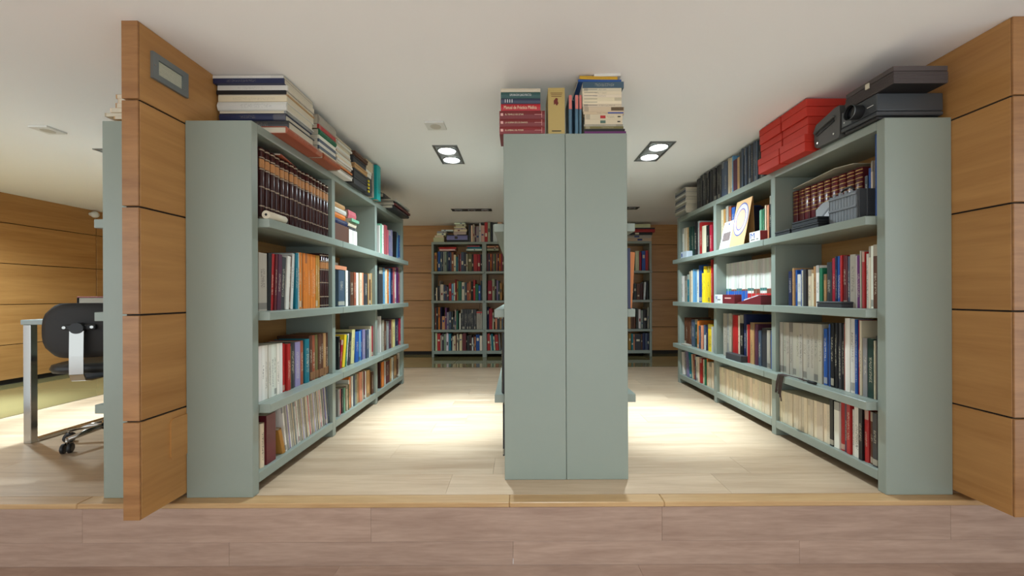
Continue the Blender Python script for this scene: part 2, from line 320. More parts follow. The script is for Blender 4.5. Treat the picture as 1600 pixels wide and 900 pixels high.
# ------------------------------------------------------------------ books
C = dict(white=(226,222,210), cream=(222,206,176), beige=(204,184,152), tan=(190,148,98), ochre=(176,128,58), yellow=(238,206,40),
 orange=(214,122,48), salmon=(214,140,104), red=(176,36,36), crimson=(160,30,50), maroon=(98,32,38), brown=(92,56,38), oxblood=(62,28,26),
 rose=(190,90,96), pink=(206,100,110), plum=(88,46,66), purple=(104,44,104), lavender=(142,132,168), navy=(34,42,78), blue=(36,84,156),
 skyblue=(110,168,206), slate=(72,86,104), teal=(20,112,128), turquoise=(30,170,168), green=(38,112,80), mint=(126,186,150), olive=(110,104,60),
 sage=(136,148,128), darkgreen=(34,62,52), grey=(142,140,136), stone=(170,162,146), charcoal=(58,58,60), black=(26,26,28), pale_yellow=(228,216,150),
 terracotta=(160,84,58))
def book_material():
    m = bpy.data.materials.new('book_cover'); m.use_nodes = True; nt = m.node_tree; L = nt.links.new; N = nt.nodes.new
    b = nt.nodes['Principled BSDF']; oi = N('ShaderNodeObjectInfo'); tc = N('ShaderNodeTexCoord')
    def math_(op, a, b_=None, c=None):
        n = N('ShaderNodeMath'); n.operation = op
        for i, v in enumerate((a, b_, c)):
            if v is None: continue
            if isinstance(v, (int, float)): n.inputs[i].default_value = v
            else: L(v, n.inputs[i])
        return n.outputs[0]
    sp = N('ShaderNodeSeparateXYZ'); L(tc.outputs['Generated'], sp.inputs[0]); gx, gy, gz = sp.outputs
    rnd = oi.outputs['Random']
    onspine = math_('LESS_THAN', gx, .03)
    # title strokes: broken noise inside a strip of the spine
    cx = N('ShaderNodeCombineXYZ'); L(math_('MULTIPLY', gy, 5), cx.inputs[0]); L(math_('MULTIPLY', gz, 70), cx.inputs[1]); L(math_('MULTIPLY', rnd, 91), cx.inputs[2])
    nz = N('ShaderNodeTexNoise'); nz.inputs['Scale'].default_value = 1; nz.inputs['Detail'].default_value = 2; L(cx.outputs[0], nz.inputs['Vector'])
    st = math_('GREATER_THAN', nz.outputs['Fac'], .52)
    r2 = math_('FRACT', math_('MULTIPLY', rnd, 7.31)); r3 = math_('FRACT', math_('MULTIPLY', rnd, 23.7)); r4 = math_('FRACT', math_('MULTIPLY', rnd, 61.3))
    z0 = math_('MULTIPLY_ADD', r2, .3, .15); z1 = math_('MULTIPLY_ADD', r3, .3, .55)
    m1 = math_('MULTIPLY', math_('GREATER_THAN', gz, z0), math_('LESS_THAN', gz, z1))
    m2 = math_('LESS_THAN', math_('ABSOLUTE', math_('SUBTRACT', gy, .5)), .24)
    title = math_('MULTIPLY', math_('MULTIPLY', math_('MULTIPLY', m1, m2), st), onspine)
    title = math_('MULTIPLY', title, math_('GREATER_THAN', r4, .22))
    # contrasting block at head or foot of some spines
    blk = math_('MULTIPLY', math_('GREATER_THAN', gz, .82), math_('LESS_THAN', r3, .16))
    blk2 = math_('MULTIPLY', math_('MULTIPLY', math_('LESS_THAN', gz, .14), math_('GREATER_THAN', gz, .03)), math_('GREATER_THAN', r2, .8))
    band = math_('MULTIPLY', math_('MAXIMUM', blk, blk2), onspine)
    band = math_('MULTIPLY', band, oi.outputs['Alpha'])
    title = math_('MULTIPLY', title, oi.outputs['Alpha'])
    bw = N('ShaderNodeRGBToBW'); L(oi.outputs['Color'], bw.inputs[0])
    dark = math_('LESS_THAN', bw.outputs[0], .28)
    tcol = N('ShaderNodeMix'); tcol.data_type = 'RGBA'; L(dark, tcol.inputs['Factor'])
    tcol.inputs['A'].default_value = (.07, .06, .06, 1); tcol.inputs['B'].default_value = (.62, .56, .42, 1)
    hs = N('ShaderNodeMix'); hs.data_type = 'RGBA'; hs.inputs['Factor'].default_value = .55; L(oi.outputs['Color'], hs.inputs['A']); L(tcol.outputs['Result'], hs.inputs['B'])
    mb = N('ShaderNodeMix'); mb.data_type = 'RGBA'; L(band, mb.inputs['Factor']); L(oi.outputs['Color'], mb.inputs['A']); L(hs.outputs['Result'], mb.inputs['B'])
    mt = N('ShaderNodeMix'); mt.data_type = 'RGBA'; L(math_('MULTIPLY', title, .6), mt.inputs['Factor']); L(mb.outputs['Result'], mt.inputs['A']); L(tcol.outputs['Result'], mt.inputs['B'])
    L(mt.outputs['Result'], b.inputs['Base Color']); b.inputs['Roughness'].default_value = .42
    return m
M_BOOK = book_material()
def plain_color(name, rough=.5, metal=0):
    m = bpy.data.materials.new(name); m.use_nodes = True; b = m.node_tree.nodes['Principled BSDF']; oi = m.node_tree.nodes.new('ShaderNodeObjectInfo')
    m.node_tree.links.new(oi.outputs['Color'], b.inputs['Base Color']); b.inputs['Roughness'].default_value = rough; b.inputs['Metallic'].default_value = metal
    return m
M_TINT = plain_color('tinted_cardboard', .55)
M_PAGES = mat('paper_pages', (222, 212, 190), .8)
nt = M_PAGES.node_tree; tcn = nt.nodes.new('ShaderNodeTexCoord'); mpn = nt.nodes.new('ShaderNodeMapping'); mpn.inputs['Scale'].default_value = (1, 60, 1)
nn = nt.nodes.new('ShaderNodeTexNoise'); nn.inputs['Scale'].default_value = 2; rn = nt.nodes.new('ShaderNodeValToRGB')
rn.color_ramp.elements[0].color = (*srgb((190, 176, 148)), 1); rn.color_ramp.elements[1].color = (*srgb((232, 224, 206)), 1)
nt.links.new(tcn.outputs['Generated'], mpn.inputs[0]); nt.links.new(mpn.outputs[0], nn.inputs['Vector']); nt.links.new(nn.outputs['Fac'], rn.inputs[0]); nt.links.new(rn.outputs[0], nt.nodes['Principled BSDF'].inputs['Base Color'])

def u_cover(name, bulge, t):
    ou = [(1, -.5), (.02, -.5), (.004 if bulge else 0, -.36), (-.014 if bulge else 0, 0), (.004 if bulge else 0, .36), (.02, .5), (1, .5)]
    if not bulge: ou[1] = (.0, -.5); ou[5] = (.0, .5)
    inn = [(1, -.5 + t), (.03, -.5 + t), (.03, -.25), (.03, 0), (.03, .25), (.03, .5 - t), (1, .5 - t)]
    bm = bmesh.new()
    V = [[bm.verts.new((x, y, z)) for x, y in p] for z in (0, 1) for p in (ou, inn)]
    o0, i0, o1, i1 = V
    for k in range(6):
        for q in ((o0[k], o0[k+1], o1[k+1], o1[k]), (i0[k+1], i0[k], i1[k], i1[k+1]), (o0[k+1], o0[k], i0[k], i0[k+1]), (o1[k], o1[k+1], i1[k+1], i1[k])):
            bm.faces.new(q)
    for k in (0, 6): bm.faces.new((o0[k], o1[k], i1[k], i0[k]))
    bmesh.ops.recalc_face_normals(bm, faces=bm.faces[:])
    me = bpy.data.meshes.new(name); bm.to_mesh(me); bm.free(); me.materials.append(M_BOOK); return me
def unit_box(name, lo, hi, m):
    b = MB().box(lo, hi); return b.mesh(name, m)
ME_HARD = u_cover('hardcover', True, .08); ME_SOFT = u_cover('softcover', False, .03)
ME_PG_H = unit_box('pages_hard', (.028, -.43, .018), (.965, .43, .982), M_PAGES)
ME_PG_S = unit_box('pages_soft', (.028, -.475, .002), (.995, .475, .998), M_PAGES)
def band_mesh(z0, z1, m, x=-.0165, w=.47):
    return unit_box('band', (x, -w, z0), (.03, w, z1), m)
M_GOLD = mat('gilt', (196, 160, 92), .35, .5); M_RIB = noisy(mat('leather_band', (70, 34, 30), .35), 50, .1); M_LABEL = mat('tan_label', (186, 128, 74), .5)
M_WGILT = mat('worn_gilt_band', (176, 156, 134), .3, .35)
def arc_band(z0, z1, m, g):
    ys = [-.47, -.36, -.2, 0, .2, .36, .47]; xo = [-.034 * (1 - (y / .5) ** 2) - g for y in ys]
    return MB().prism(list(zip(xo, ys)) + [(.03, .47), (.03, -.47)], lambda u, v, q: (u, v, q), z0, z1).mesh('arc_band', m)
def u_round(name):
    ys = [-.5, -.36, -.2, 0, .2, .36, .5]; ou = [(1, -.5)] + [(.02 if abs(y) == .5 else -.034 * (1 - (y / .5) ** 2), y) for y in ys] + [(1, .5)]
    inn = [(1, -.43)] + [(.03, max(-.43, min(.43, y))) for y in ys] + [(1, .43)]
    bm = bmesh.new(); o0, i0, o1, i1 = [[bm.verts.new((x, y, z)) for x, y in p] for z in (0, 1) for p in (ou, inn)]
    for k in range(8):
        for q in ((o0[k], o0[k+1], o1[k+1], o1[k]), (i0[k+1], i0[k], i1[k], i1[k+1]), (o0[k+1], o0[k], i0[k], i0[k+1]), (o1[k], o1[k+1], i1[k+1], i1[k])): bm.faces.new(q).smooth = q[0] in o0 and 0 < k < 7
    for k in (0, 8): bm.faces.new((o0[k], o1[k], i1[k], i0[k]))
    bmesh.ops.recalc_face_normals(bm, faces=bm.faces[:]); me = bpy.data.meshes.new(name); bm.to_mesh(me); bm.free(); me.materials.append(M_LEATHER); return me
M_LEATHER = plain_color('glossy_leather', .28); ME_ROUND = u_round('leather_cover')
ME_RIBS = [arc_band(z - .008, z + .008, M_WGILT, .008) for z in (.04, .2, .46, .70, .86, .965)]
ME_TAN = arc_band(.72, .84, M_LABEL, .002)
ME_GOLDL = [arc_band(z - .007, z + .007, M_GOLD, .003) for z in (.03, .06, .5, .58, .66, .74, .82, .9, .96)]
NB = {'n': 0}
STUFFING = {'on': False, 'items': []}
def build_stuff(name, label):
    """small far books past the individual limit, joined, each with its own colour"""
    V, Fc, col = [], [], []
    bar = [(-.02, -.4, 0), (-.02, .4, 0), (-.02, .4, 1), (-.02, -.4, 1)]
    def add(m, co, faces, c):
        b0 = len(V); V.extend(m @ Vector(v) for v in co); Fc.extend([[b0 + i for i in f_] for f_ in faces]); col.extend([(*srgb(c), 1)] * len(co))
    for m, cov, pg, c in STUFFING['items']:
        c = [max(0, min(255, v * R.uniform(.92, 1.05))) for v in c]; lum = sum(c) / 3
        add(m, [v.co for v in cov.vertices], [list(p.vertices) for p in cov.polygons], c)
        add(m, [v.co for v in pg.vertices], [list(p.vertices) for p in pg.polygons], (218, 208, 184))
        if R.random() < .7:   # printed title block on the spine
            z0 = R.uniform(.2, .7); z1 = z0 + R.uniform(.06, .2); ct = (226, 214, 186) if lum < 120 else R.choice([(60, 50, 48), (130, 40, 40), (40, 60, 110)])
            add(m, [(x, y * .7, z0 + (z1 - z0) * z) for x, y, z in bar], [[0, 1, 2, 3]], ct)
    me = bpy.data.meshes.new(name); me.from_pydata(V, [], Fc); me.update()
    at = me.color_attributes.new('tint', 'FLOAT_COLOR', 'POINT')
    at.data.foreach_set('color', [q for c in col for q in c])
    m_ = bpy.data.materials.new('far_book_covers'); m_.use_nodes = True; n_ = m_.node_tree.nodes.new('ShaderNodeVertexColor'); n_.layer_name = 'tint'
    m_.node_tree.links.new(n_.outputs['Color'], m_.node_tree.nodes['Principled BSDF'].inputs['Base Color']); me.materials.append(m_)
    o = bpy.data.objects.new(name, me); COL.objects.link(o); tag(o, label, 'books', kind='stuff')
def place(name, cover, pages, O, ax, dims, color, label, cat, group, titles=1.0, extras=()):
    """ax = (depth dir, thickness dir, height dir); dims = (depth, thickness, height); O = middle of the spine foot"""
    X, Y, Z = (Vector(a).normalized() for a in ax)
    if X.cross(Y).dot(Z) < 0: Y = -Y
    O = (O[0], O[1], O[2] + .0004)
    m = Matrix(((X.x*dims[0], Y.x*dims[1], Z.x*dims[2], O[0]), (X.y*dims[0], Y.y*dims[1], Z.y*dims[2], O[1]), (X.z*dims[0], Y.z*dims[1], Z.z*dims[2], O[2]), (0, 0, 0, 1)))
    if STUFFING['on']:
        STUFFING['items'].append((m, cover, pages, C[color] if isinstance(color, str) else color)); return None
    o = bpy.data.objects.new(name, cover); COL.objects.link(o)
    o.matrix_world = m
    c = C[color] if isinstance(color, str) else color
    g_ = R.uniform(.93, 1.04); j = [max(0, min(255, v * g_ * R.uniform(.985, 1.015))) for v in c]
    o.color = (*srgb(j), titles)
    tag(o, label, cat, group)
    if pages is not None:
        p = bpy.data.objects.new('page_block', pages); COL.objects.link(p); p.parent = o
    for nm, me in extras:
        e = bpy.data.objects.new(nm, me); COL.objects.link(e); e.parent = o
        e.color = o.color
    NB['n'] += 1
    return o
ORD = ['first','second','third','fourth','fifth','sixth','seventh','eighth','ninth','tenth','eleventh','twelfth','thirteenth','fourteenth','fifteenth','sixteenth','seventeenth','eighteenth','nineteenth','twentieth'] + ['twenty-' + a for a in ('first','second','third','fourth','fifth','sixth','seventh','eighth','ninth')] + ['thirtieth'] + ['thirty-' + a for a in ('first','second','third','fourth','fifth','sixth','seventh','eighth','ninth')] + ['fortieth'] + ['forty-' + a for a in ('first','second','third','fourth','fifth','sixth','seventh','eighth','ninth')] + ['fiftieth'] + ['fifty-' + a for a in ('first','second','third','fourth')]
SH = {0: 'bottom', 1: 'third', 2: 'second', 3: 'top', 4: 'roof'}
CASES = {'L': 'wall-light bookcase', 'R': 'red-box bookcase', 'B': 'rear-wall bookcase', 'P': 'central bookcase'}
def words_of(c, h, t):
    sz = 'tall ' if h > .30 else ('short ' if h < .2 else '')
    th = 'thick ' if t > .05 else ('slim ' if t < .016 else '')
    return (sz + th).strip()
def bay_span(case, bay):
    if case == 'B': return RX[bay] + .034, RX[bay + 1] - .034
    return YF + TH + PI_ * bay, YF + PI_ * (bay + 1)
def row(case, bay, s, crop, items, set_x=None, tops=None, maxh=None, depth=None, name='book', soft=.5, cat='book', end='step end', start=0):
    """items: (x0, x1, ytop, colour[, lean degrees[, titles]]) in crop pixels; crop = (ox, oy, scale).
    The pixel gives the direction; the distance is that of the spine line on the shelf."""
    ox, oy, k = crop
    out = []
    for it in items:
        x0, x1, yt, colr = it[:4]; lean = it[4] if len(it) > 4 else 0; ti = it[5] if len(it) > 5 else 1.0
        ax0, ay = unroll(ox + x0 / k, oy + yt / k); ax1, _ = unroll(ox + x1 / k, oy + yt / k)
        out.append([ax0, ax1, ay, colr, lean, ti])
    res = []
    z0 = ST[s]
    top = {0: .262, 1: .372, 2: .374, 3: .378}[s]
    if case == 'L':
        xs = set_x if set_x is not None else XLF - .022
        conv = lambda x: F * -xs / (VX - x)
    elif case == 'R':
        xs = set_x if set_x is not None else XRF + .022
        conv = lambda x: F * xs / (x - VX)
    else:
        ys = set_x if set_x is not None else RY + .02
        conv = lambda x: (x - VX) * ys / F
    order = sorted(out, key=lambda o: min(conv(o[0]), conv(o[1])))
    lo_, hi_ = bay_span(case, bay); lo_ += .003; hi_ -= .003
    sp_ = []
    for (x0, x1, y, colr, lean, ti) in order:
        a, b = sorted((conv(x0), conv(x1))); d = (a + b) / 2 if case != 'B' else ys
        h = max(.10, min(CZ + (HY - y) * d / F - z0, (maxh or top))); tl_ = math.tan(math.radians(lean))
        if sp_:   # a leaning book must clear its neighbour at the top
            pa, pb, ph, pt = sp_[-1]; hm = min(h, ph); need = max(pb, pb + hm * (pt - tl_)) - a
            if need > 0: a += need; b = max(b, a + .007) if b - a < .007 else b
            if b - a < .007: b = a + .007
        sp_.append([a, b, h, tl_])
    r0 = min(q[0] + min(0, q[2] * q[3]) for q in sp_); r1 = max(q[1] + max(0, q[2] * q[3]) for q in sp_)
    n0, n1 = max(r0, lo_), min(r1, hi_); kk = (n1 - n0) / (r1 - r0)
    for i, (x0, x1, y, colr, lean, ti) in enumerate(order):
        a, b, h, _ = sp_[i]; sh0 = min(0, h * _) if i == 0 else 0
        a, b = n0 + (a - r0) * kk, n0 + (b - r0) * kk
        th = (b - a) - .0012; mid = (a + b) / 2
        dep = depth or min(.24, max(.13, h * R.uniform(.66, .76)))
        dep = min(dep, .262 if case != 'B' else .24)
        jit = R.uniform(-.006, .006)
        l = math.radians(lean)
        sft = R.random() < soft
        wd = words_of(colr, h, th); cn = colr.replace('_', ' ') if isinstance(colr, str) else 'patterned'
        bayn = {'L': ('bay at step', 'middle bay', 'far bay'), 'R': ('bay at step', 'middle bay', 'far bay'), 'B': ('outer bay', 'second bay', 'third bay', 'end bay')}[case][bay]
        label = f"{wd} {cn} {cat}, {ORD[i + start]} from {end}, {SH[s]} shelf, {bayn}, {CASES[case]}".strip()
        grp = f"books on the {SH[s]} shelf, {bayn}, {CASES[case]}"
        cov, pg = (ME_SOFT, ME_PG_S) if sft else (ME_HARD, ME_PG_H)
        if case == 'L':
            O = (xs + jit, mid, z0 + max(0, math.sin(abs(l))) * th / 2); ax = ((-1, 0, 0), (0, math.cos(l), -math.sin(l)), (0, math.sin(l), math.cos(l)))
        elif case == 'R':
            O = (xs + jit, mid, z0 + max(0, math.sin(abs(l))) * th / 2); ax = ((1, 0, 0), (0, math.cos(l), -math.sin(l)), (0, math.sin(l), math.cos(l)))
        else:
            O = (mid, ys + abs(jit), z0 + max(0, math.sin(abs(l))) * th / 2); ax = ((0, 1, 0), (math.cos(l), 0, -math.sin(l)), (math.sin(l), 0, math.cos(l)))
        res.append(place(name, cov, pg, O, ax, (dep, th, h * math.cos(l)), colr, label, cat, grp, ti))
    return res
def series(case, bay, s, crop, x0, x1, n, yt0, yt1, colr, name, cat, label, group, set_x=None, extras=(), soft=True, titles=1.0, depth=None, jitter=.0, lean=0, hh=None, leather=False):
    """n alike volumes side by side, evenly filling x0..x1"""
    ox, oy, k = crop; a0, b0 = unroll(ox + x0 / k, oy + yt0 / k); a1, b1 = unroll(ox + x1 / k, oy + yt1 / k)
    xs = set_x if set_x is not None else (XLF - .022 if case == 'L' else XRF + .022)
    cv = (lambda x: F * -xs / (VX - x)) if case == 'L' else (lambda x: F * xs / (x - VX))
    if case == 'B': ys = RY + .02; cv = lambda x: (x - VX) * ys / F
    ya, yb = cv(a0), cv(a1); lo_, hi_ = bay_span(case, bay); lo_ += .003 + .26 * max(0, math.sin(math.radians(-lean))); hi_ -= .003
    if ya < yb: ya, yb = max(ya, lo_), min(yb, hi_)
    else: ya, yb = min(ya, hi_), max(yb, lo_)
    da, db = (ya, yb) if case != 'B' else (ys, ys)
    h0 = CZ + (HY - b0) * da / F - ST[s]; h1 = CZ + (HY - b1) * db / F - ST[s]
    res = []
    for i in range(n):
        t0 = (i + .5) / n; mid = ya + (yb - ya) * t0; th = abs(yb - ya) / n - .001
        h = hh or min((h0 + (h1 - h0) * t0), {0: .262, 1: .372, 2: .374, 3: .378}[s]); h += R.uniform(-1, 1) * jitter
        l = math.radians(lean); dep = depth or min(.24, h * .72); j = R.uniform(-.003, .003)
        ex = extras(i, n) if callable(extras) else extras
        cl = colr[i % len(colr)] if isinstance(colr, (list, tuple)) and isinstance(colr[0], str) else colr
        cov, pg = (ME_SOFT, ME_PG_S) if soft else (ME_HARD, ME_PG_H)
        if leather: cov = ME_ROUND; th -= .0025
        z = ST[s] + math.sin(abs(l)) * th / 2
        lab = f"{label}, {ORD[n - 1 - i] if case == 'R' else ORD[i]} of its set from {'left upright' if case == 'B' else 'step end'}"
        if case == 'B': O, ax = (mid, ys + abs(j), z), ((0, 1, 0), (1, 0, 0), (0, 0, 1))
        else: O, ax = (xs + j, mid, z), (((-1 if case == 'L' else 1), 0, 0), (0, math.cos(l), -math.sin(l)), (0, math.sin(l), math.cos(l)))
        res.append(place(name, cov, pg, O, ax, (dep, th, h), cl, lab, cat, group, titles, ex))
    return res
def lying(x, y, z, lx, ly, th, color, label, spine='+x', name='book', cat='book', group='books lying flat', soft=None, rz=0, titles=1.0, extras=()):
    """a book lying flat; centre (x, y), underside z; spine faces the given side"""
    d = {'+x': (-1, 0), '-x': (1, 0), '-y': (0, 1), '+y': (0, -1)}[spine]
    cr, sr = math.cos(rz), math.sin(rz); rot = lambda v: (v[0] * cr - v[1] * sr, v[0] * sr + v[1] * cr)
    D = rot(d); Hd = rot((d[1], -d[0]))
    dep, hgt = (lx, ly) if spine[1] == 'x' else (ly, lx)
    O = (x - D[0] * dep / 2 - Hd[0] * hgt / 2, y - D[1] * dep / 2 - Hd[1] * hgt / 2, z + th / 2)
    sft = (th < .03) if soft is None else soft
    cov, pg = (ME_SOFT, ME_PG_S) if sft else (ME_HARD, ME_PG_H)
    Dv, Hv = Vector((*D, 0)), Vector((*Hd, 0)); up = Hv.cross(Dv)
    return place(name, cov, pg, O, (Dv, up, Hv), (dep, th, hgt), color, label, cat, group, titles, extras)
# ================= wall-light bookcase (left-hand aisle)
ENC = [('raised_band', q) for q in ME_RIBS] + [('spine_label', ME_TAN)]
series('L', 0, 3, (390, 210, 5.293), 79, 655, 17, 100, 430, 'oxblood', 'encyclopedia_volume', 'encyclopedia', 'dark brown leather encyclopedia volume, top shelf, wall-light bookcase', 'brown leather encyclopedia volumes on the top shelf', extras=ENC, soft=False, titles=0, leather=True, jitter=.002)
row('L', 0, 2, (390, 370, 6.92), [(102,190,175,'stone'),(192,232,176,'black',2),(234,262,180,'red',3),(264,288,185,'maroon',3),(290,330,188,'plum',3),(334,376,215,'charcoal',4),(380,416,205,'white',4),(420,440,200,'brown',4),(442,468,175,'white',4),(470,512,172,'teal',1),(515,528,172,'white')])
series('L', 0, 2, (390, 370, 6.92), 531, 753, 11, 168, 205, ['orange','tan','orange','orange','orange','orange','orange','orange','orange','ochre','ochre'], 'orange_volume', 'book', 'orange cloth volume, second shelf, wall-light bookcase', 'orange set on the second shelf')
series('L', 0, 2, (390, 370, 6.92), 756, 884, 4, 178, 190, 'oxblood', 'encyclopedia_volume', 'encyclopedia', 'dark brown leather volume, second shelf, wall-light bookcase', 'brown volumes beside the orange set', extras=ENC, soft=False, titles=0, leather=True)
series('L', 0, 1, (390, 490, 5.627), 82, 288, 8, 288, 258, 'white', 'white_volume', 'book', 'tall white paperback volume, third shelf, wall-light bookcase', 'white set on the third shelf')
row('L', 0, 1, (390, 490, 5.627), [(289,325,265,'red'),(326,352,265,'red'),(354,364,290,'olive'),(366,403,255,'charcoal'),(405,450,248,'lavender'),(453,483,238,'terracotta'),(486,527,224,'teal')])
series('L', 0, 1, (390, 490, 5.627), 530, 718, 7, 196, 166, ['brown','terracotta','olive','brown','brown','tan','brown'], 'marbled_volume', 'book', 'brown marbled volume, third shelf, wall-light bookcase', 'marbled brown set on the third shelf', extras=[('leather_foot', band_mesh(.03, .19, mat('leather_foot', (134, 92, 58), .5)))], soft=False)
row('L', 0, 0, (400, 600, 6.43), [(40,84,395,'cream'),(92,186,300,'maroon',0,0)], depth=.2)
row('L', 0, 0, (400, 600, 6.43), [(262,292,420,'ochre',-14,0)], depth=.2, cat='framed board', name='framed_board')
MAG = ['white','stone','grey','beige','lavender','white','stone','slate','beige','grey','white','rose']
series('L', 0, 0, (400, 600, 6.43), 296, 776, 44, 300, 20, MAG, 'magazine', 'magazine', 'slim leaning magazine, bottom shelf, wall-light bookcase', 'magazines leaning on the bottom shelf', lean=-8, hh=.252, depth=.2, jitter=.006)
L2B = row('L', 1, 2, (515, 390, 6.92), [(88,164,225,'slate'),(166,190,225,'darkgreen'),(191,219,228,'white'),(222,246,235,'charcoal'),(249,298,247,'brown'),(300,324,250,'terracotta'),(326,352,255,'white'),(354,380,256,'cream'),(382,403,256,'salmon'),(405,449,272,'charcoal'),(451,468,268,'tan'),(470,488,270,'oxblood'),(490,514,265,'tan')])
row('L', 2, 2, (515, 390, 6.92), [(546,588,192,'charcoal'),(591,604,198,'skyblue'),(606,624,215,'cream'),(628,648,212,'orange'),(650,664,205,'skyblue'),(666,690,205,'navy'),(691,701,195,'rose'),(705,719,200,'white'),(721,739,195,'purple'),(741,762,192,'crimson')])
row('L', 1, 1, (520, 490, 9), [(75,100,320,'black'),(108,135,370,'crimson',9),(140,175,295,'yellow',9),(180,205,305,'green',8),(208,226,280,'white',8),(232,262,265,'charcoal',8),(270,322,225,'pale_yellow',5),(332,386,250,'blue',2),(390,410,245,'skyblue'),(412,444,222,'blue'),(446,486,218,'lavender'),(488,526,220,'slate'),(529,550,215,'white'),(552,568,170,'cream'),(570,590,170,'crimson')])
row('L', 2, 1, (585, 490, 6), [(53,66,25,'white'),(74,98,62,'stone'),(101,130,70,'brown'),(132,152,66,'grey'),(154,180,55,'plum'),(182,191,55,'tan'),(192,217,50,'pale_yellow'),(221,258,42,'navy'),(260,268,38,'crimson')])
row('L', 1, 0, (520, 560, 9), [(65,98,430,'grey'),(103,143,425,'rose'),(147,166,415,'charcoal'),(168,183,405,'mint'),(186,215,385,'brown'),(218,235,352,'cream'),(237,251,350,'olive'),(253,267,290,'white'),(269,298,245,'orange'),(300,325,230,'white'),(328,344,225,'slate'),(346,375,200,'sage'),(378,416,192,'tan'),(418,466,165,'salmon'),(470,496,160,'stone'),(499,520,155,'maroon'),(522,536,150,'white'),(540,574,135,'tan'),(576,602,130,'ochre'),(605,634,150,'brown')])
row('L', 2, 0, (585, 490, 6), [(53,64,460,'oxblood'),(66,91,450,'orange'),(93,106,445,'black'),(108,120,440,'white'),(122,168,440,'maroon'),(170,185,410,'tan'),(187,199,400,'white'),(201,212,395,'grey'),(214,239,378,'tan'),(240,250,370,'brown'),(252,278,352,'white')])
row('L', 2, 3, (515, 280, 6.92), [(541,549,500,'white'),(550,573,487,'mint'),(576,604,505,'white'),(612,659,515,'rose'),(661,680,570,'pink'),(684,713,578,'lavender'),(716,744,580,'lavender'),(752,780,600,'black',5),(784,812,610,'skyblue',3),(818,834,645,'blue',1)])
# ================= red-box bookcase (right-hand aisle)
SE = 'step end'
series('R', 0, 3, (1200, 200, 4.737), 160, 700, 10, 478, 285, 'maroon', 'red_volume', 'encyclopedia', 'red leather gilt-banded volume, top shelf, red-box bookcase', 'red gilt volumes on the top shelf', set_x=1.725, extras=[('gilt_line', q) for q in ME_GOLDL], soft=False, titles=0, leather=True, depth=.17)
row('R', 0, 3, (1200, 200, 4.737), [(718,740,355,'charcoal'),(745,768,298,'blue'),(770,784,244,'cream')], set_x=1.732, depth=.165)
row('R', 0, 3, (1200, 200, 4.737), [(786,820,30,'blue')], cat='binder', name='ring_binder', depth=.26)
row('R', 1, 3, (1120, 300, 9), [(4,38,275,'beige'),(42,70,268,'ochre'),(72,110,224,'stone'),(112,150,226,'terracotta'),(158,208,238,'blue'),(212,262,218,'blue'),(266,300,225,'navy'),(580,600,265,'mint'),(603,622,255,'mint'),(624,642,248,'mint'),(644,662,240,'green'),(668,690,190,'cream'),(692,718,185,'salmon'),(726,756,55,'black')], set_x=1.66, depth=.17)
row('R', 2, 3, (1040, 280, 6.43), [(170,187,495,'white'),(190,210,490,'cream'),(212,229,485,'tan'),(232,250,482,'darkgreen'),(252,268,478,'darkgreen'),(269,281,475,'darkgreen'),(284,310,432,'black'),(313,335,422,'grey'),(337,360,436,'red'),(362,402,470,'cream'),(404,428,465,'black'),(436,462,460,'crimson')])
row('R', 0, 2, (1200, 360, 6.43), [(214,246,412,'navy'),(248,267,380,'tan'),(268,284,398,'blue'),(286,321,442,'white'),(322,342,392,'blue'),(344,360,402,'white'),(362,389,390,'charcoal'),(391,429,395,'cream'),(431,459,432,'cream'),(461,488,362,'tan'),(490,520,352,'white'),(524,552,378,'green'),(554,578,440,'tan'),(580,632,320,'charcoal'),(635,663,280,'crimson'),(665,682,262,'navy'),(684,727,260,'blue'),(729,751,250,'red'),(753,792,256,'maroon'),(795,820,262,'slate'),(822,884,242,'stone'),(886,891,255,'white'),(892,929,252,'purple'),(932,946,205,'stone'),(947,970,216,'red'),(973,1003,236,'white'),(1006,1024,160,'cream'),(1028,1055,156,'white'),(1058,1100,142,'brown'),(1102,1116,160,'slate')])
ME_JB = [band_mesh(.01, .3, mat('journal_blue', (38, 92, 176), .5), x=-.004), band_mesh(.01, .24, mat('journal_red', (196, 46, 44), .5), x=-.004)]
ME_JG = [band_mesh(.3, .36, mat('journal_green', (70, 118, 110), .5), x=-.0035), band_mesh(.24, .34, mat('journal_brown', (128, 72, 54), .5), x=-.0035)]
series('R', 1, 2, (1120, 390, 9), 102, 768, 23, 200, 108, 'white', 'white_journal', 'journal', 'white bound journal, second shelf, red-box bookcase', 'white journals with coloured feet', set_x=1.70, extras=lambda i, n: [('foot_band', ME_JB[0 if i < 12 else 1]), ('picture_band', ME_JG[(i // 3) % 2])], titles=0)
row('R', 2, 2, (1040, 390, 8.89), [(176,210,372,'white'),(218,262,372,'stone'),(265,298,352,'teal'),(300,322,305,'beige'),(324,344,295,'cream'),(347,372,278,'skyblue'),(374,396,280,'skyblue'),(398,432,285,'white'),(440,478,222,'blue'),(482,508,330,'yellow'),(510,534,235,'yellow'),(535,558,234,'yellow'),(560,583,232,'yellow'),(585,606,230,'yellow'),(608,630,228,'yellow'),(632,656,142,'red')])
series('R', 0, 1, (1200, 480, 5.625), 104, 474, 12, 130, 152, 'stone', 'cloth_journal', 'journal', 'grey-cream journal with printed spine, third shelf, red-box bookcase', 'grey-cream journals on the third shelf')
row('R', 0, 1, (1200, 480, 5.625), [(485,518,190,'blue'),(520,532,180,'navy'),(534,546,150,'blue'),(548,578,140,'black'),(581,606,140,'black'),(608,634,140,'charcoal'),(636,657,150,'black'),(659,669,140,'terracotta'),(671,714,98,'white'),(717,756,102,'white'),(758,780,110,'blue'),(782,800,112,'crimson'),(801,822,118,'cream')], start=4, depth=.095)
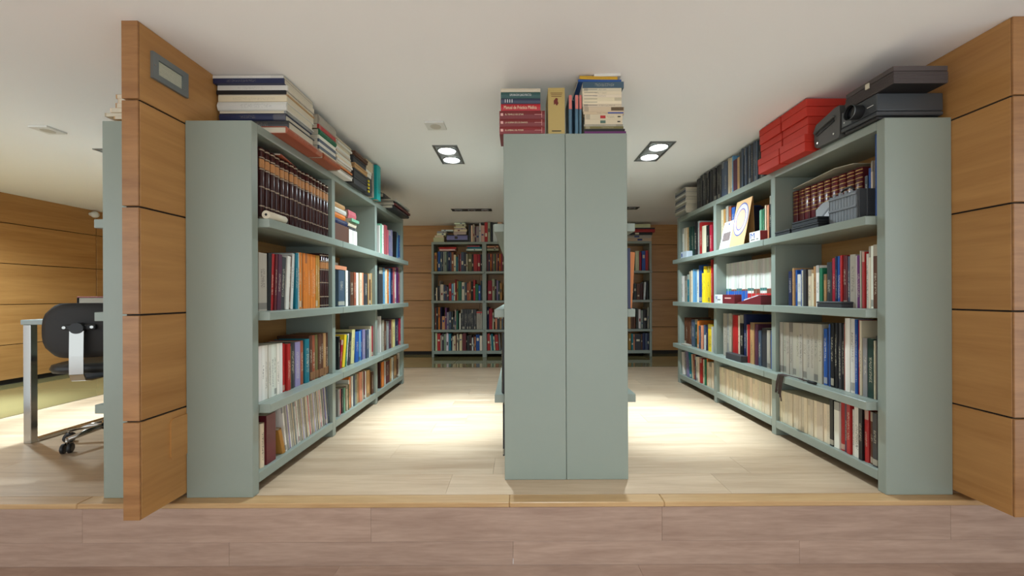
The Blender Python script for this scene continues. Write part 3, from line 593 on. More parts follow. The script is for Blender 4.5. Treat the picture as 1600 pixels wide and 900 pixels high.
row('R', 0, 1, (1200, 480, 5.625), [(830,868,272,'grey'),(870,921,276,'darkgreen'),(923,939,295,'cream'),(945,984,252,'charcoal')], depth=.08)
row('R', 1, 1, (1040, 460, 6.92), [(620,658,206,'stone'),(662,690,206,'grey'),(692,719,206,'stone'),(722,784,224,'red'),(786,803,228,'cream'),(804,838,222,'black'),(842,868,216,'navy'),(872,885,330,'white'),(886,912,325,'red'),(914,958,305,'tan'),(962,997,322,'plum'),(999,1030,388,'slate'),(1034,1090,366,'charcoal'),(1092,1128,386,'stone'),(1130,1148,395,'blue')])
row('R', 2, 1, (1040, 460, 6.92), [(200,219,252,'brown'),(221,239,250,'brown'),(241,258,250,'brown'),(260,278,250,'brown'),(281,312,272,'slate'),(313,341,270,'darkgreen'),(345,361,282,'orange'),(363,383,340,'slate'),(386,402,335,'salmon'),(404,420,330,'slate'),(422,438,440,'white'),(440,450,350,'navy'),(453,500,322,'yellow'),(501,512,350,'white')])
series('R', 0, 0, (1200, 580, 4.737), 76, 460, 17, 140, 252, 'cream', 'cream_journal', 'journal', 'cream journal, bottom shelf, bay at step, red-box bookcase', 'cream journals in the bay at the step', titles=.35)
row('R', 0, 0, (1200, 580, 4.737), [(463,488,210,'black'),(490,528,228,'white'),(531,565,226,'red'),(566,584,235,'plum'),(586,612,246,'red'),(614,634,284,'white'),(636,675,262,'white'),(677,705,276,'black'),(707,740,288,'red'),(742,779,302,'brown'),(781,815,312,'charcoal'),(818,835,378,'orange')])
series('R', 1, 0, (1040, 530, 6), 490, 1004, 24, 256, 432, 'cream', 'cream_journal', 'journal', 'cream journal, bottom shelf, middle bay, red-box bookcase', 'cream journals in the middle bay', titles=.35)
row('R', 2, 0, (1040, 530, 6), [(150,168,118,'white',6),(172,190,112,'grey',6),(193,210,112,'lavender',6),(213,232,118,'teal',6),(235,250,140,'cream',5),(252,268,142,'terracotta',5),(270,282,150,'navy',4),(284,300,165,'white',4),(302,314,165,'cream',3),(317,337,178,'red'),(340,360,190,'cream'),(362,373,190,'green'),(375,386,180,'orange'),(388,408,215,'cream'),(409,429,215,'cream'),(430,450,220,'cream')])
# ================= rear-wall bookcase
LU = 'left upright'
K = 13.913
STUFFING['on'] = True; row('B', 0, 3, (675, 380, K), [(46,100,205,'ochre'),(108,124,185,'navy'),(126,172,180,'blue'),(178,216,182,'slate'),(220,232,190,'navy'),(235,272,182,'sage'),(274,310,180,'sage'),(314,348,182,'slate'),(350,390,182,'navy'),(392,416,200,'slate'),(420,468,195,'terracotta'),(471,515,250,'cream'),(517,558,295,'teal'),(562,572,250,'white'),(574,604,240,'maroon'),(606,626,230,'rose'),(630,690,192,'slate'),(694,738,195,'charcoal'),(744,772,232,'cream'),(784,866,238,'olive'),(870,900,240,'black'),(904,984,235,'red'),(990,1052,242,'crimson'),(1058,1086,240,'black')], maxh=.3, end=LU); STUFFING['on'] = False
STUFFING['on'] = True; row('B', 1, 3, (675, 380, K), [(1196 + 33 * i, 1227 + 33 * i, 228, ('maroon','navy','orange','maroon','olive','darkgreen','terracotta','plum','orange','crimson','brown')[i]) for i in range(11)] , maxh=.3, end=LU); STUFFING['on'] = False
STUFFING['on'] = True; row('B', 0, 2, (675, 425, K), [(60,86,400,'black'),(88,114,342,'cream'),(118,150,300,'charcoal'),(164,184,190,'stone'),(186,246,270,'cream'),(250,290,280,'slate'),(292,322,290,'plum'),(325,350,320,'slate'),(352,369,310,'black'),(371,422,240,'red'),(426,472,255,'skyblue'),(475,502,240,'white'),(504,532,160,'crimson'),(540,570,190,'tan'),(574,642,202,'green'),(650,715,225,'cream'),(720,762,225,'slate'),(765,814,240,'terracotta'),(818,846,206,'salmon'),(855,900,205,'black'),(904,946,170,'red'),(950,1014,262,'green'),(1018,1062,290,'blue'),(1068,1094,190,'slate')], maxh=.36, end=LU); STUFFING['on'] = False
STUFFING['on'] = True; row('B', 1, 2, (675, 425, K), [(1210,1302,185,'crimson'),(1308,1362,150,'stone'),(1368,1400,160,'charcoal'),(1404,1432,180,'lavender'),(1436,1474,190,'slate'),(1476,1520,240,'ochre')], maxh=.36, end=LU); STUFFING['on'] = False
STUFFING['on'] = True; row('B', 0, 1, (675, 470, K), [(64,90,142,'terracotta'),(92,128,150,'black'),(132,172,140,'orange'),(178,206,140,'navy'),(214,282,340,'tan'),(288,316,155,'purple'),(320,366,250,'grey'),(370,415,236,'slate'),(420,460,232,'charcoal'),(464,488,360,'slate'),(492,524,190,'stone'),(528,560,222,'green'),(592,622,272,'white')], maxh=.36, end=LU); STUFFING['on'] = False
series('B', 0, 1, (675, 470, K), 630, 966, 13, 190, 190, ['black','charcoal'], 'black_magazine', 'magazine', 'slim black magazine, third shelf, rear-wall bookcase', 'black magazines on the rear bookcase')
series('B', 0, 1, (675, 470, K), 970, 1094, 5, 230, 230, 'stone', 'pale_volume', 'book', 'pale volume with red head, third shelf, rear-wall bookcase', 'pale volumes with red heads', extras=[('red_head', band_mesh(.9, .985, mat('red_head', (190, 30, 40), .5), x=-.004))])
STUFFING['on'] = True; row('B', 1, 1, (675, 470, K), [(1202,1236,140,'navy'),(1240,1312,170,'crimson'),(1316,1338,255,'cream'),(1342,1372,260,'brown'),(1376,1412,265,'salmon'),(1416,1470,270,'charcoal'),(1474,1510,268,'tan'),(1512,1545,262,'slate')], maxh=.36, end=LU); STUFFING['on'] = False
STUFFING['on'] = True; row('B', 0, 0, (675, 510, 13.846), [(70,111,140,'cream'),(115,181,150,'red'),(185,211,195,'stone'),(215,256,152,'charcoal'),(260,306,165,'sage'),(310,360,142,'white'),(364,410,155,'teal'),(413,441,210,'navy'),(445,470,220,'cream'),(472,515,202,'beige'),(517,536,205,'maroon'),(540,571,166,'cream'),(574,592,200,'charcoal'),(595,655,166,'pale_yellow'),(665,742,150,'maroon'),(745,766,190,'black'),(769,810,200,'charcoal'),(814,866,195,'oxblood'),(869,900,250,'white'),(904,926,195,'plum'),(929,956,232,'salmon'),(960,1036,180,'blue'),(1040,1095,202,'white')], end=LU); STUFFING['on'] = False
STUFFING['on'] = True; row('B', 1, 0, (675, 510, 13.846), [(1196,1252,152,'red'),(1256,1290,192,'white',-3),(1294,1334,162,'teal',-3),(1338,1370,215,'cream',-4),(1376,1448,182,'red',-4),(1456,1486,170,'grey',-3)], end=LU); STUFFING['on'] = False
STUFFING['on'] = True; row('B', 3, 3, (975, 335, 7.82), [(104,134,470,'green'),(140,186,446,'cream'),(190,216,460,'crimson'),(220,262,446,'blue'),(265,297,440,'red')], maxh=.33, end=LU); STUFFING['on'] = False
STUFFING['on'] = True; row('B', 3, 2, (975, 445, 6.667), [(45,70,-10,'slate'),(75,100,-20,'charcoal'),(102,130,-15,'charcoal'),(133,168,-15,'brown'),(170,200,-18,'oxblood'),(206,224,-30,'white',3),(236,260,-40,'black')], maxh=.33, end=LU); STUFFING['on'] = False
STUFFING['on'] = True; row('B', 3, 1, (975, 445, 6.667), [(46,71,260,'tan'),(74,96,255,'brown'),(99,121,250,'brown'),(128,150,245,'charcoal'),(153,176,256,'white'),(178,200,266,'grey'),(202,243,256,'black'),(246,257,236,'stone')], maxh=.33, end=LU); STUFFING['on'] = False
STUFFING['on'] = True; row('B', 3, 0, (975, 445, 6.667), [(49,73,506,'ochre'),(77,98,510,'teal'),(100,113,512,'salmon'),(116,176,516,'charcoal'),(179,192,512,'brown'),(195,219,505,'navy'),(222,240,505,'slate'),(242,260,505,'navy')], end=LU); STUFFING['on'] = False
# ------------------------------------------------------------------ lettering
def text_mesh(s, width, height, m):
    cu = bpy.data.curves.new('lettering', 'FONT'); cu.body = s; cu.size = 1; cu.extrude = 0; cu.resolution_u = 2
    o = bpy.data.objects.new('tmp', cu); COL.objects.link(o); bpy.context.view_layer.update()
    me = bpy.data.meshes.new_from_object(o.evaluated_get(bpy.context.evaluated_depsgraph_get()))
    bpy.data.objects.remove(o); bpy.data.curves.remove(cu)
    xs = [v.co.x for v in me.vertices]; ys = [v.co.y for v in me.vertices]
    x0, x1, y0, y1 = min(xs), max(xs), min(ys), max(ys)
    sx, sy = width / (x1 - x0), height / (y1 - y0)
    for v in me.vertices: v.co = ((v.co.x - (x0 + x1) / 2) * sx, (v.co.y - (y0 + y1) / 2) * sy, 0)
    me.materials.clear(); me.materials.append(m); return me
def lettering(s, width, height, m, pos, facing, parent, up=(0, 0, 1)):
    """flat letters centred at pos, read from the side `facing`"""
    n = Vector(facing).normalized(); u = Vector(up).normalized(); r = u.cross(n)
    o = bpy.data.objects.new('lettering', text_mesh(s, width, height, m)); COL.objects.link(o)
    W = Matrix(((r.x, u.x, n.x, pos[0]), (r.y, u.y, n.y, pos[1]), (r.z, u.z, n.z, pos[2]), (0, 0, 0, 1)))
    bpy.context.view_layer.update()
    o.parent = parent; o.matrix_parent_inverse = parent.matrix_world.inverted(); o.matrix_basis = W
    return o
T_CREAM = mat('cream_print', (232, 216, 180), .6); T_WHITE = mat('white_print', (226, 226, 222), .6); T_BLACK = mat('black_print', (24, 22, 22), .6); T_BLUE = mat('blue_print', (24, 66, 150), .6)
T_RED = mat('red_print', (176, 40, 40), .6); T_PINKW = mat('pale_pink_print', (224, 176, 166), .6)
def thing_box(name, lo, hi, m, label, cat, group=None, bevel=.002):
    return tag(bx(name, lo, hi, m, None, bevel), label, cat, group)
TOP = H + .0006
# ------------------------------------------------------------------ flat stacks on the wall-light bookcase
def stack(specs, x0, x1, y0, y1, z, where, group, spine='+x', wob=.008, name='book'):
    for i, sp in enumerate(specs):
        th, colr = sp[:2]; dx = sp[2] if len(sp) > 2 else (0, 0); dy = sp[3] if len(sp) > 3 else (0, 0); spn = sp[4] if len(sp) > 4 else spine
        a, b = x0 + dx[0] + R.uniform(0, wob), x1 + dx[1] - R.uniform(0, wob); c, d = y0 + dy[0] + R.uniform(0, wob), y1 + dy[1] - R.uniform(0, wob)
        cn = colr.replace('_', ' ')
        lying((a + b) / 2, (c + d) / 2, z, b - a, d - c, th, colr, f"flat {cn} {name.replace('_', ' ')}, {ORD[i]} from the bottom of {where}", spn, name=name, cat='magazine' if 'magazine' in name else 'book', group=group, titles=.25)
        z += th + .0006
    return z
f = .9
stack([(.037*f,'terracotta',(.03,.022),(-.03,.04)),(.05*f,'charcoal',(0,0),(0,0),'-y'),(.036*f,'navy',(0,-.01),(0,0),'-y'),(.014*f,'grey',(.0,-.01)),(.047*f,'white',(0,0),(0,0),'-y'),(.030*f,'cream',(0,0),(0,0),'-y'),(.007*f,'tan'),(.02*f,'black',(0,-.005),(0,0),'-y'),(.027*f,'white',(0,0),(0,0),'-y'),(.027*f,'navy',(-.01,-.005),(-.02,0),'-y'),(.016*f,'white',(-.01,-.01),(-.02,0),'-y')],
      -1.462, -1.118, 1.83, 2.08, TOP, 'the tall stack beside the wall light', 'tall stack beside the wall light')
stack([(.034,'terracotta',(.02,.026)),(.02,'cream'),(.022,'slate'),(.018,'white'),(.018,'slate'),(.02,'white'),(.036,'green'),(.024,'red'),(.056,'stone')], -1.44, -1.122, 2.128, 2.335, TOP, 'the stack with the green book', 'stack with the green book')
stack([(.018,'white'),(.011,'stone'),(.011,'blue'),(.011,'orange')] + [(.0125,'white' if k % 3 else 'cream') for k in range(13)], -1.42, -1.125, 2.345, 2.575, TOP, 'the white magazine stack', 'white magazine stack', wob=.02, name='magazine')
M_CARD = noisy(mat('brown_cardboard', (134, 98, 66), .7), 30, .06)
def carton(name, lo, hi, colr, label, cat, group, lid=.0):
    """small lidded box: body and lid with a shadow gap"""
    t = empty(name, ((lo[0] + hi[0]) / 2, (lo[1] + hi[1]) / 2, lo[2]), label, cat, group)
    zl = hi[2] - lid; c = C[colr] if isinstance(colr, str) else colr
    o1 = bx('box_body', (lo[0] + .002, lo[1] + .002, lo[2]), (hi[0] - .002, hi[1] - .002, zl - .001 if lid else hi[2]), M_TINT, t, .0015); o1.color = (*srgb(c), 1)
    if lid:
        o2 = bx('lid', (lo[0], lo[1], zl), hi, M_TINT, t, .002); o2.color = (*srgb([v * .97 for v in c]), 1)
    return t
z = TOP
for i, (hh_, cl, dx) in enumerate(((.055,'charcoal',0),(.052,'charcoal',.004),(.036,'tan',.02),(.05,'charcoal',-.012),(.03,'brown',.03))):
    carton('cassette_box', (-1.40 + dx, 2.595, z), (-1.13 + dx * .3, 2.815, z + hh_), cl, f"{cl} storage box, {ORD[i]} from the bottom, beside the white magazine stack", 'box', 'storage boxes beside the white magazine stack', .014); z += hh_ + .0006
z = TOP
for i in range(7):
    o = carton('video_cassette', (-1.33 + R.uniform(0, .012), 2.83, z), (-1.135 - R.uniform(0, .01), 2.94, z + .025), 'charcoal' if i < 5 else 'white', f"{'black' if i < 5 else 'white'} video cassette case, {ORD[i]} from the bottom of its pile", 'video cassette', 'video cassettes on the wall-light bookcase')
    if i < 4: lb = bx('yellow_label', (-1.137, 2.845, z + .006), (-1.13, 2.865, z + .02), mat('yellow_label', (226, 206, 50), .6), o, 0)
    z += .0258
carton('cardboard_box', (-1.36, 2.83, z + .0004), (-1.14, 2.96, z + .075), 'beige', 'cardboard box on top of the video cassette pile', 'box', None, .0)
place('book', ME_SOFT, ME_PG_S, (-1.15, 2.985, TOP), ((-1, 0, 0), (0, 1, 0), (0, 0, 1)), (.2, .03, .27), 'stone', 'tall stone grey paperback standing against the turquoise book on the bookcase top', 'book', None)
place('book', ME_HARD, ME_PG_H, (-1.135, 3.075, TOP), ((-1, 0, 0), (0, 1, 0), (0, 0, 1)), (.21, .085, .277), 'turquoise', 'thick turquoise book standing on top of the wall-light bookcase', 'book', None)
stack([(.03,'charcoal',(0,.03)),(.018,'maroon',(0,.04)),(.03,'black',(0,.02),(.06,0)),(.02,'white',(0,.03),(.08,.04)),(.035,'charcoal',(0,-.05),(0,-.1)),(.03,'brown',(0,-.1),(0,-.22))], -1.40, -1.13, 3.33, 3.82, TOP, 'the far pile of binders', 'far pile of binders', wob=.02)
# small things on the shelves
t = empty('rolled_paper', (-1.145, 1.77, ST[3]), 'cream rolled paper lying before the brown encyclopedia', 'paper roll')
MB().tube([(-1.148, 1.715, ST[3] + .0195), (-1.148, 1.845, ST[3] + .0195)], .019, 20).build('roll', mat('cream_paper', (216, 204, 180), .6), t)
MB().tube([(-1.148, 1.7145, ST[3] + .0195), (-1.148, 1.716, ST[3] + .0195)], .006, 12).build('hollow_shade', T_BLACK, t)  # black disc painted for the dark hollow of the roll
MB().tube([(-1.148, 1.846, ST[3] + .0195), (-1.148, 1.862, ST[3] + .0195)], .0125, 12).build('end_clip', M_BLACK, t)
lying(-1.26, 1.93, 1.5835, .15, .17, .006, 'terracotta', 'thin reddish booklet lying on the brown encyclopedia volumes', '+x', name='booklet', group=None, rz=.2)
carton('brown_box', (-1.42, 2.428, ST[3] + .0004), (-1.19, 2.655, ST[3] + .128), 'brown', 'dark brown box on the top shelf under flat books, wall-light bookcase', 'box', None)
for i in range(2): carton('white_box', (-1.40, 2.66 + .07 * i, ST[3] + .0004), (-1.195, 2.728 + .07 * i, ST[3] + .122), 'white', ('narrow white box touching the dark brown box', 'narrow white box one away from the dark brown box')[i], 'box', 'narrow white boxes on the top shelf')
stack([(.038,'navy'),(.035,'orange',(0,0),(0,-.03)),(.032,'white',(0,0),(0,-.03)),(.032,'tan',(0,0),(0,-.05))], -1.41, -1.195, 2.43, 2.655, ST[3] + .129, 'the pile on the brown box', 'pile on the brown box')
stack([(.022,'charcoal'),(.034,'cream'),(.02,'mint',(0,.02)),(.06,'pink')], -1.41, -1.2, 2.665, 2.80, ST[3] + .123, 'the pile on the white boxes', 'pile on the white boxes')
def top_of(os): return max((o.matrix_world @ Vector((0, 0, 1))).z for o in os)
z = top_of(L2B[:5]) + .001
stack([(.026,'salmon'),(.02,'white',(0,-.02),(0,-.08))], -1.42, -1.21, 2.43, 2.665, z, 'the pair lying on standing books, second shelf', 'pair lying on the second shelf')

# ------------------------------------------------------------------ on the red-box bookcase
for k in range(2):
    for i in range(3):
        y0 = 2.052 + .205 * k + (.006 if i == 1 else 0); zz = TOP + i * .0955
        x0 = 1.565 + (.012 if i == 1 else 0) - (.01 if i == 0 else 0)
        t = carton('red_box', (x0, y0, zz), (x0 + .305, y0 + .198, zz + .095), (206, 52, 36), f"red cardboard box, {('bottom', 'middle', 'uppermost')[i]} of the {('column next to the grey case', 'column next to the black magazines')[k]}", 'box', 'red cardboard boxes', .042)
M_PROJ = noisy(mat('projector_grey', (62, 65, 68), .45), 120, .05)
t = empty('slide_projector', (1.735, 1.77, TOP), 'black slide projector with round lens on the red-box bookcase', 'projector')
bx('base', (1.60, 1.685, TOP), (1.875, 1.85, TOP + .014), M_BLACK, t, .003)
bx('lower_shell', (1.588, 1.672, TOP + .0145), (1.885, 1.862, TOP + .032), M_PROJ, t, .004)
bx('upper_shell', (1.590, 1.672, TOP + .0335), (1.883, 1.860, TOP + .112), M_PROJ, t, .005)
bx('control_panel', (1.587, 1.80, TOP + .037), (1.5905, 1.85, TOP + .105), mat('panel_grey', (84, 90, 93), .4), t, .001)
MB().tube([(1.587, 1.838, TOP + .055), (1.585, 1.838, TOP + .055)], .004, 10).build('button', T_WHITE, t)
MB().tube([(1.592, 1.762, TOP + .068), (1.545, 1.762, TOP + .068)], [.031, .034], 28, False).build('lens_barrel', M_BLACK, t)
MB().tube([(1.549, 1.762, TOP + .068), (1.543, 1.762, TOP + .068)], [.033, .031], 28, False).build('lens_rim', M_ALU, t)
MB().tube([(1.575, 1.762, TOP + .068), (1.560, 1.762, TOP + .068)], [.03, .03], 28).build('lens_glass', mat('lens_glass', (14, 14, 18), .05), t)
bx('name_strip', (1.5885, 1.69, TOP + .066), (1.5898, 1.72, TOP + .0685), T_WHITE, t, 0)
zb = TOP + .113
t = empty('record_case', (1.70, 1.71, zb), 'dark brown ribbed case lying on the slide projector', 'case')
M_DBR = noisy(mat('dark_brown_ribbed', (74, 64, 62), .5), 40, .05)
c_ = bx('case_body', (1.588, 1.597, zb), (1.818, 1.83, zb + .05), M_DBR, t, .001); bx('case_lid', (1.588, 1.597, zb + .052), (1.818, 1.83, zb + .073), M_DBR, t, .001)
for k in range(7): bx('rib', (1.5865, 1.5955, zb + .006 + k * .0065), (1.8195, 1.8315, zb + .0078 + k * .0065), M_DBR, c_, 0)
bx('underside', (1.592, 1.601, zb - .0003), (1.814, 1.826, zb + .0005), T_BLACK, t, 0)
bx('clasp', (1.582, 1.705, zb + .038), (1.588, 1.723, zb + .062), mat('cream_plastic', (214, 204, 180), .5), t, .001)
# moulded grey case with handle slot
t = empty('camera_case', (1.7, 1.95, TOP), 'dark grey moulded case standing between projector and red boxes', 'case')
pts = [(1.872, .012), (1.88, 0), (2.015, 0), (2.03, .012), (2.034, .10), (2.02, .125), (1.90, .158), (1.872, .158), (1.868, .1)]
M_CASE = noisy(mat('moulded_grey', (82, 82, 80), .5), 80, .06)
MB().prism([(u, TOP + v) for u, v in pts], lambda u, v, q: (q, u, v), 1.592, 1.85).build('shell', M_CASE, t)
MB().prism([(u, TOP + v) for u, v in ((1.90, .092), (1.905, .112), (2.02, .078), (2.012, .060))], lambda u, v, q: (q, u, v), 1.588, 1.5925).build('handle_recess', M_BLACK, t)
MB().prism([(u, TOP + v) for u, v in ((1.895, .112), (1.9, .121), (2.024, .087), (2.022, .077))], lambda u, v, q: (q, u, v), 1.58, 1.5925).build('handle', M_CASE, t)
for yy, zz in ((1.905, .03), (2.008, .025)): MB().tube([(1.592, yy, TOP + zz), (1.589, yy, TOP + zz)], .005, 10).build('latch', M_CHROME, t)
MB().tube([(1.62, 1.866, TOP + .15), (1.75, 1.866, TOP + .15)], .014, 12).build('hinge', M_CASE, t)
# row of slim magazines and books standing on top
yy = 2.50; i = 0
seq = [('black', .020)] * 3 + [('slate', .018), ('charcoal', .024)] * 5 + [('tan', .032), ('plum', .062), ('skyblue', .014), ('cream', .02), ('beige', .022), ('cream', .018), ('slate', .05), ('slate', .04)] + [('charcoal', .026), ('black', .026)] * 8
for colr, th in seq:
    if yy + th > 3.545: break
    h = R.uniform(.262, .28) if colr not in ('tan', 'plum') else .235
    place('magazine' if th < .03 else 'book', ME_SOFT, ME_PG_S, (XRF + .008 + R.uniform(-.004, .006), yy + th / 2, TOP), ((1, 0, 0), (0, 1, 0), (0, 0, 1)), (.205, th - .001, h), colr,
          f"{'slim ' if th < .03 else ''}{colr.replace('_', ' ')} {'magazine' if th < .03 else 'book'}, {ORD[i]} from the red boxes, on the bookcase top", 'magazine' if th < .03 else 'book', 'row standing beside the red boxes', .5)
    yy += th; i += 1
stack([(.0135, ('grey', 'stone', 'white', 'grey', 'slate')[k % 5]) for k in range(17)], 1.57, 1.80, 3.565, 3.80, TOP, 'the grey magazine pile', 'grey magazine pile', '-x', .012, 'magazine')
# shelf things
t = empty('folding_crate', (1.672, 1.9, ST[3]), 'small grey slatted crate standing before the red gilt volumes', 'crate')
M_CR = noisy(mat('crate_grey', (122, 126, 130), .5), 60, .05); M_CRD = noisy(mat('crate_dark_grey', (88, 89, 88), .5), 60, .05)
z0 = ST[3] + .0005
n = 9
for k in range(n):
    y = 1.822 + k * .0172; bx('slat', (1.628, y, z0 + .004), (1.633, y + .0155, z0 + .148 + (.012 if k % 2 else 0)), M_CR, t, .0008)
for zz in (.0, .068, .13): bx('rail', (1.6225, 1.818, z0 + zz), (1.628, 1.98, z0 + zz + .012), M_CR, t, .0015)
bx('end_wall', (1.628, 1.815, z0), (1.722, 1.8205, z0 + .155), M_CRD, t, .001); bx('end_wall', (1.628, 1.977, z0), (1.722, 1.982, z0 + .155), M_CRD, t, .001)
bx('rear_wall', (1.7165, 1.8205, z0), (1.722, 1.977, z0 + .155), M_CRD, t, .001)
bx('crate_floor', (1.633, 1.8205, z0), (1.7165, 1.977, z0 + .005), M_CRD, t, 0)
for xx in (1.633, 1.672, 1.716): bx('post', (xx, 1.811, z0), (xx + .006, 1.8155, z0 + .155), M_CRD, t, .001)
for zz in (.03, .10): bx('cross_rail', (1.63, 1.8125, z0 + zz), (1.72, 1.8152, z0 + zz + .005), M_CRD, t, 0)
MB().tube([(1.63, 1.835, z0 + .155), (1.63, 1.85, z0 + .172), (1.63, 1.885, z0 + .172), (1.63, 1.905, z0 + .16)], .005, 8).build('handle', M_BLACK, t)
# grey picture board with a gabled house
t = empty('picture_board', (1.65, 2.03, ST[3]), 'grey picture board showing a small gabled house beside the crate', 'picture')
tl = lambda u, v, q: (1.655 + v * .18 + q, u, z0 + v)
MB().prism([(1.99, .002), (2.10, .002), (2.13, .12), (2.09, .15), (1.99, .165)], tl, 0, .004).build('board', mat('picture_grey', (150, 150, 150), .6), t)
MB().prism([(2.0, .006), (2.075, .006), (2.075, .06), (2.04, .10), (2.0, .065)], tl, -.0015, 0).build('house', mat('house_grey', (190, 190, 192), .6), t)
MB().prism([(2.04 + .008 * math.cos(a), .05 + .016 * math.sin(a)) for a in [q * math.pi / 8 for q in range(16)]], tl, -.0025, -.0014).build('window', T_BLACK, t)
MB().prism([(2.082, .055), (2.09, .062), (2.04, .115), (1.99, .075), (1.99, .064), (2.04, .102)], tl, -.0025, 0).build('roof', mat('roof_grey', (104, 104, 106), .6), t)
for i, (a, b, zz, x1) in enumerate(((2.205, 2.335, 0, 1.68), (1.995, 2.195, 0, 1.67), (2.0, 2.19, .0305, 1.668))):
    t = carton('hard_disk_case', (1.582, a, ST[3] + .0005 + zz), (x1, b, ST[3] + .03 + zz), 'black', ('small black case lying next to the two stacked black cases', 'lower of two stacked black cases before the red volumes', 'upper of two stacked black cases before the red volumes')[i], 'case', 'black cases on the top shelf', .01)
sh_ = MB().prism([(1.93, 1.553), (2.05, 1.568), (2.36, 1.545), (2.36, 1.548), (2.05, 1.571), (1.93, 1.556)], lambda u, v, q: (q, u, v), 1.715, 1.87).build('brochure', mat('cream_sheet', (206, 196, 172), .6)); tag(sh_, 'cream brochure lying on top of the red gilt volumes', 'brochure')
# leaflet, folded calendar card, medicine boxes
def leaf(y0, y1, x0, x1, z0, z1, m, name, parent=None, th=.003):
    return MB().prism([(y0, 0), (y1, 0), (y1, 1), (y0, 1)], lambda u, v, q: (x0 + (x1 - x0) * v + q, u, z0 + (z1 - z0) * v), 0, th).build(name, m, parent)
zs = ST[3] + .0005
t = empty('leaflet', (1.64, 3.0, zs), 'white leaflet with small photo leaning on the beige books', 'leaflet')
leaf(2.84, 2.98, 1.58, 1.627, zs, zs + .212, mat('white_card', (228, 226, 218), .5), 'card', t)
leaf(2.86, 2.96, 1.58 + .047 * .28 - .0014, 1.58 + .047 * .6 - .0014, zs + .06, zs + .127, noisy(mat('photo_print', (120, 104, 100), .5), 60, .5), 'photo', t, .001)
leaf(2.9, 2.915, 1.58 + .047 * .86 - .0014, 1.58 + .047 * .92 - .0014, zs + .183, zs + .195, T_BLUE, 'emblem', t, .001)
t = empty('folded_card', (1.68, 2.81, zs), 'tan folded card with blue oval wreath standing on the top shelf', 'card')
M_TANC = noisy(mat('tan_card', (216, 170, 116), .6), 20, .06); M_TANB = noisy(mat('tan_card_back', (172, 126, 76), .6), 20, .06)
y0, y1 = 2.64, 2.825; xa, xb, zt = 1.572, 1.635, zs + .335
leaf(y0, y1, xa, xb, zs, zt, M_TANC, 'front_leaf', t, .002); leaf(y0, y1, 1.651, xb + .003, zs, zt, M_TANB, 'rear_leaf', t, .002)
def oval(r0, r1, name, m, off):
    b = MB(); N = 36; cy, cz = (y0 + y1) / 2, .57
    fn = lambda r, a: (xa + (xb - xa) * (cz + r * .36 * math.sin(a)) - off, cy + r * .085 * math.cos(a), zs + .335 * (cz + r * .36 * math.sin(a)))
    A = [b.bm.verts.new(fn(r0, 2 * math.pi * k / N)) for k in range(N)]; B = [b.bm.verts.new(fn(r1, 2 * math.pi * k / N)) for k in range(N)]
    for k in range(N): b.bm.faces.new((A[k], A[(k + 1) % N], B[(k + 1) % N], B[k]))
    if r1 < .3: b.bm.faces.new(B)
    b.build(name, m, t)
oval(1, .93, 'outer_ring', mat('wreath_blue', (72, 84, 150), .6), .0012); oval(.93, .66, 'wreath', noisy(mat('wreath_pale', (190, 180, 190), .6), 90, .35), .0012); oval(.66, .6, 'inner_ring', MATS['wreath_blue'], .0012); oval(.6, .2, 'medallion', noisy(mat('medallion_rose', (222, 170, 140), .6), 60, .2), .0012)
def medbox(lo, hi, m, label, name='medicine_box', group=None): return tag(bx(name, lo, hi, m, None, .0015), label, 'box', group)
b = medbox((1.572, 2.46, zs), (1.622, 2.575, zs + .066), mat('white_carton', (222, 220, 212), .5), 'white medicine box with blue M before the green files')
lettering('M', .045, .036, T_BLUE, (1.5715, 2.54, zs + .041), (-1, 0, 0), b); bx('print_line', (1.5712, 2.515, zs + .012), (1.5718, 2.56, zs + .0165), T_BLACK, b, 0)
bx('print_line', (1.5712, 2.48, zs + .012), (1.5718, 2.498, zs + .0165), T_BLACK, b, 0)
bx('red_end', (1.573, 2.4592, zs + .002), (1.621, 2.4602, zs + .064), mat('red_carton', (150, 40, 40), .5), b, 0)
b = medbox((1.582, 3.56, zs), (1.65, 3.69, zs + .062), mat('pale_blue_carton', (196, 206, 214), .5), 'pale white-blue box with dark mark before the far-bay books', 'small_box'); bx('print_mark', (1.5812, 3.655, zs + .014), (1.5818, 3.675, zs + .046), T_BLUE, b, 0)
z2 = ST[2] + .0005
b = medbox((1.58, 2.935, z2), (1.63, 3.05, z2 + .068), MATS['white_carton'], 'white medicine box with blue M beside the maroon box', group=None)
lettering('M', .026, .052, T_BLUE, (1.5795, 3.024, z2 + .035), (-1, 0, 0), b); bx('print_line', (1.5792, 2.962, z2 + .025), (1.5798, 3.003, z2 + .032), mat('grey_print', (90, 90, 92), .6), b, 0)
b = medbox((1.578, 2.765, z2), (1.63, 2.93, z2 + .068), mat('maroon_carton', (112, 34, 40), .5), 'maroon box with white print before the white journals', 'maroon_box'); bx('print_line', (1.5772, 2.81, z2 + .037), (1.5778, 2.895, z2 + .046), T_PINKW, b, 0)
t = empty('display_stand', (1.6, 2.6, z2), 'maroon sloping stand with two white cards before the white journals', 'stand')
MB().prism([(2.745, 0), (2.475, 0), (2.475, .062), (2.49, .062), (2.745, .008)], lambda u, v, q: (q, u, z2 + v), 1.585, 1.66).build('wedge', MATS['maroon_carton'], t)
for ya in (2.515, 2.60):
    zf = lambda u: z2 + .008 + (2.745 - u) / .255 * .054
    MB().prism([(ya, zf(ya) + .0008), (ya + .075, zf(ya + .075) + .0008), (ya + .075, zf(ya + .075) + .009), (ya, zf(ya) + .009)], lambda u, v, q: (q, u, v), 1.592, 1.652).build('card', mat('card_white', (226, 226, 228), .4), t)
